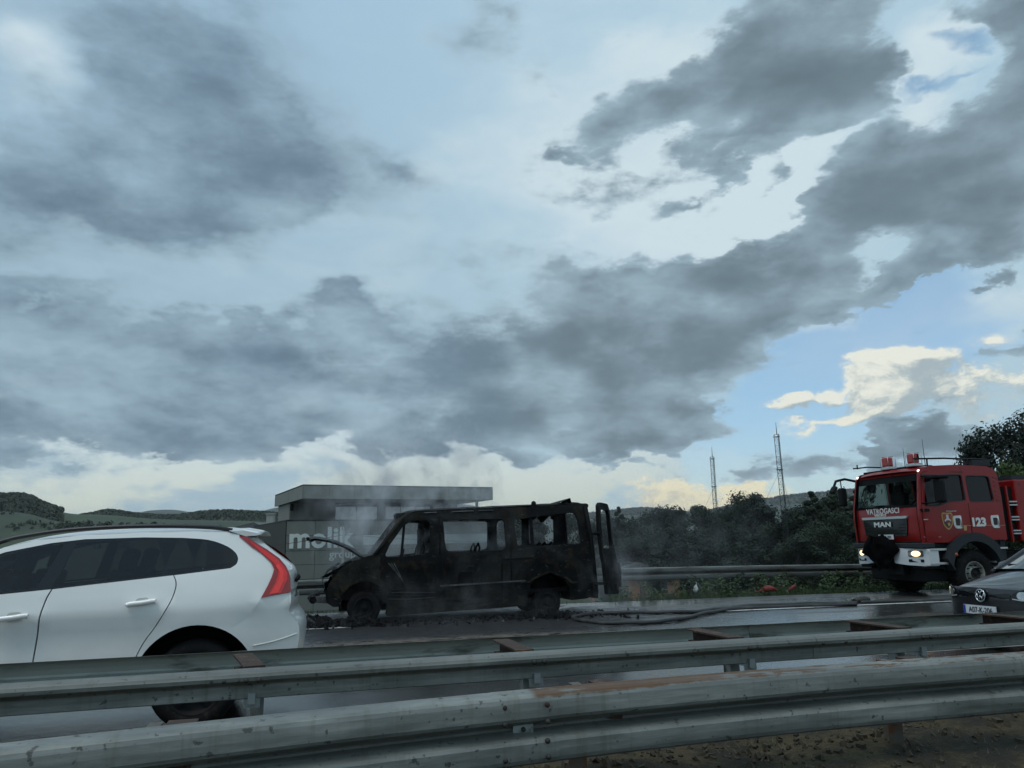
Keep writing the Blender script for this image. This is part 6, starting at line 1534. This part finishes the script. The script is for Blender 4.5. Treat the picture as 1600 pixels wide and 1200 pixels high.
    # windscreen, roof, rear
    def skin(curve, name, mat, wfun, crown=.04, cx=0):
        rows = []
        for u, z in curve:
            w = wfun(u, z); rows.append([(u - cx * (1 - (2 * k / 12 - 1) ** 2), -w + 2 * w * k / 12, z + crown * (1 - (2 * k / 12 - 1) ** 2)) for k in range(13)])
        return MB().grid(rows).build(name, mat, r)
    wg = lambda u, z: HW - .10 - .30 * max(0, z - .93) - .02
    WS = material('windscreen_glass', (.055, .065, .068), .03, .0, .05, 2, 0, 40, None, 0, 1.0, ior=2.1)
    skin(spline([(1.0, .965), (1.35, 1.15), (1.78, 1.395)], 5), 'windscreen', WS, lambda u, z: wg(u, z) - .03, .035, .09)
    for sg in (-1, 1): MB().tube([(u, sg * (wg(u, z) + .0), z) for u, z in spline([(.96, .94), (1.35, 1.15), (1.78, 1.40)], 4)], .032, 7).build('windscreen_pillar', P, r)
    skin(spline([(1.76, 1.385), (2.1, 1.44), (2.8, 1.455), (3.4, 1.41)], 4), 'roof', P, wg, .05)
    skin(spline([(3.4, 1.41), (3.75, 1.2), (3.92, .95)], 3), 'rear_window', MT['tinted'], wg, .02, -.05)
    skin(spline([(3.92, .95), (3.97, .6), (3.93, .25)], 3), 'tailgate', P, lambda u, z: HW - .08, 0, -.05)
    skin([(.93, .985), (1.02, .97)], 'wiper_cowl', BK, lambda u, z: .72, .02, .02)
    MB().box((2.2, 0, .22), (3.4, 1.5, .06)).build('floor', BK, r)
    for y0, y1 in ((-.55, .05), (0, .6)): MB().tube([(.99, y0, 1.0), (1.06, (y0 + y1) / 2, 1.045), (1.1, y1, 1.05)], .01, 5).build('wiper', BK, r)
build_hatch()
# ------------------------------------------------------------------ things lying about
def build_small_things():
    HO = material('wet_hose_canvas', (.025, .026, .027), .55, 0, .25, 6, .3, 120, (srgb(80, 80, 76), .25, 3))
    path = [(1340, 942), (1290, 942), (1240, 943.5), (1170, 946.5), (1120, 951.5), (1085, 955), (1040, 956), (985, 956.5), (930, 958), (900, 962), (897, 966), (925, 971), (975, 973), (1030, 970.5), (1072, 964.5), (1108, 956.5), (1150, 950.5), (1240, 946.5), (1300, 945), (1338, 944)]
    pts = [tuple(onZ(x, y, .04)) for x, y in path]
    r = thing('fire_hose', 'dark wet fire hose looped on the road right of the burnt van', 'fire hose', onZ(1340, 942))
    o = Vector(r.location)
    sp = [Vector(p) - o for p in spline(pts, 8)]
    for i, p in enumerate(sp): p.z = .036 + .006 * math.sin(i * .6) - o.z + (.035 if 75 < i < 122 else 0) * 0
    MB().tube(sp, .036, 8).build('hose', HO, r)
    MB().tube([(-.12, -.05, .05), (.12, -.03, .07), (.3, .0, .06)], [.055, .07, .05], 10).build('coupling', MT['bolt'], r)
    MB().tube([(-.2, .1, .04), (.02, .18, .05), (.2, .1, .05)], [.04, .05, .03], 8).build('nozzle', MT['galv_dirty'], r)
    # two more lines running together towards the engine
    pts2 = [onZ(x, y, .03) for x, y in [(1345, 941), (1400, 939.5), (1470, 937.5), (1530, 934)]]
    r2 = thing('fire_hose', 'straight fire hose running from the coupling towards the fire engine', 'fire hose', pts2[0])
    MB().tube([p - pts2[0] for p in [Vector(q) for q in spline([tuple(p) for p in pts2], 6)]], .034, 8).build('hose', HO, r2)
    # red sack-like bundle, red canister, white crumpled bag on the verge
    RB = material('red_bundle_cloth', (.2, .022, .016), .7, 0, .25, 6, .4, 18); WB = material('white_bag_film', (.5, .52, .5), .5, 0, .1, 10, .3, 30)
    p = onY(1196, 926, 18.55); r = thing('bundle', 'long red cloth bundle lying on the far grass verge', 'bundle', (p.x, p.y, p.z), math.radians(4))
    rows = []
    for i in range(13):
        a = i / 12; x = -.62 + 1.2 * a; w = .04 + .15 * math.sin(PI * min(1, max(0, (a - .25) / .78))) ** .6 if a > .25 else .035
        rows.append([(x, w * 1.1 * math.cos(t) + .02 * mnoise.noise(Vector((a * 6, t, 1))), w * .8 + .04 + w * .85 * math.sin(t) + .03 * mnoise.noise(Vector((a * 7, t, 4)))) for t in np.linspace(0, 2 * PI, 13)])
    MB().grid(rows).build('cloth', RB, r)
    MB().tube([(.1, -.17, .1), (.14, -.19, .22), (.2, -.1, .30)], .02, 6).build('strap', RB, r); r.scale = (.55, .55, .5)
    p = onY(1238, 925, 18.6); r = thing('canister', 'small red canister with a pale end tipped over near the red bundle', 'canister', (p.x, p.y, p.z), math.radians(-30))
    a = Matrix.Rotation(.9, 3, 'Y')
    prof = [(0, -.22), (.08, -.21), (.09, -.15), (.09, .12), (.06, .2), (.025, .23)]
    mb = MB(); mb.lathe(prof, (0, 0, 0), 'Z', 14); mb.v = [tuple(a @ Vector(v) + Vector((0, 0, .17))) for v in mb.v]; mb.build('bottle', RB, r)
    mb = MB(); mb.lathe([(.03, .22), (.075, .24), (.08, .3), (0, .32)], (0, 0, 0), 'Z', 12); mb.v = [tuple(a @ Vector((-v[0], v[1], -v[2])) + Vector((0, 0, .17))) for v in mb.v]; mb.build('cap', WB, r); r.scale = (.55,) * 3
    p = onY(1087, 926, 18.7); r = thing('plastic_bag', 'white crumpled plastic bag in the verge grass', 'bag', (p.x, p.y, p.z))
    rows = []
    for i in range(9):
        a = i / 8; w = .11 * math.sin(PI * (.15 + .8 * a)) * (1.3 - a * .8)
        rows.append([(w * math.cos(t) + .04 * mnoise.noise(Vector((a * 5, t * 1.4, 2))) + .05 * a * a, w * math.sin(t), .02 + .34 * a + .04 * mnoise.noise(Vector((a * 3, t * 2, 9)))) for t in np.linspace(0, 2 * PI, 12)])
    MB().grid(rows).build('film', WB, r); MB().tube([(.06, 0, .34), (.08, 0, .40), (.03, .01, .43)], .018, 6).build('knot', WB, r); r.scale = (.6,) * 3
build_small_things()
# ------------------------------------------------------------------ smoke from the wreck and haze over the valley
def build_smoke():
    lo, hi = Vector((-3.0, 12.3, .012)), Vector((13.5, 21.5, 4.6))
    mb = MB(); mb.box((lo + hi) / 2, hi - lo)
    m = bpy.data.materials.new('thin_smoke'); m.use_nodes = True
    t = NT(m.node_tree); 
    for n in list(t.n):
        if n.type == 'BSDF_PRINCIPLED': t.n.remove(n)
    out = [n for n in t.n if n.type == 'OUTPUT_MATERIAL'][0]
    co = t.node('ShaderNodeNewGeometry').outputs['Position']
    wv = t.vm('SCALE', t.vm('SUBTRACT', t.noise(co, .9, 3, .55, out='Color'), (.5, .5, .5)), scale=1.3)
    cw = t.vm('ADD', co, wv)
    acc = None
    # centre, radii, density
    for c, rad, d in (((.95, 16.2, 1.8), (.8, .8, 1.4), 2.8), ((1.5, 16.6, 2.7), (1.4, 1.0, 1.5), 1.8), ((3.0, 16.6, 2.75), (.8, .6, 1.2), 7.0), ((2.9, 17.0, 1.6), (1.3, 1.2, .9), 3.0), ((1.2, 17.9, 2.6), (1.6, 1.0, 1.8), .9),
                      ((3.0, 14.2, .15), (4.4, 1.9, .4), .10), ((5.95, 15.7, .35), (.8, .9, .9), 1.1), ((1.9, 14.7, .4), (1.2, .8, .5), .25), ((4.6, 16.8, 1.6), (1.5, 1.2, 1.2), .25), ((7.6, 18.6, 1.5), (4.2, 2.6, 2.6), .11)):
        mp = t.node('ShaderNodeMapping', {'Vector': cw, 'Location': c, 'Scale': tuple(k * 1.3 for k in rad)}, vector_type='TEXTURE')
        g = t.node('ShaderNodeTexGradient', {0: mp.outputs[0]}, gradient_type='SPHERICAL').outputs[1]
        acc = t.m('MULTIPLY_ADD', g, d, acc if acc is not None else 0.0)
    nz = t.rng(t.noise(t.vm('MULTIPLY', co, (1, 1, .8)), 2.0, 6, .65), .46, .7)
    dens = t.m('MULTIPLY', acc, nz)
    v = t.node('ShaderNodeVolumePrincipled', {'Color': (.93, .96, 1, 1), 'Density': dens, 'Anisotropy': .1})
    t.l.new(v.outputs[0], out.inputs['Volume'])
    m.cycles.volume_step_rate = 1.0
    return mb.build('smoke', m, kind='stuff')
build_smoke()
def build_haze():
    mb = MB(); mb.box((0, 1500, 150), (24600, 21600, 318))
    m = bpy.data.materials.new('valley_haze'); m.use_nodes = True
    t = NT(m.node_tree)
    for n in list(t.n):
        if n.type == 'BSDF_PRINCIPLED': t.n.remove(n)
    out = [n for n in t.n if n.type == 'OUTPUT_MATERIAL'][0]
    v = t.node('ShaderNodeVolumePrincipled', {'Color': (.92, .96, 1, 1), 'Density': HAZE, 'Anisotropy': .0})
    t.l.new(v.outputs[0], out.inputs['Volume'])
    mb.build('haze', m, kind='stuff')
HAZE = .00007
build_haze()
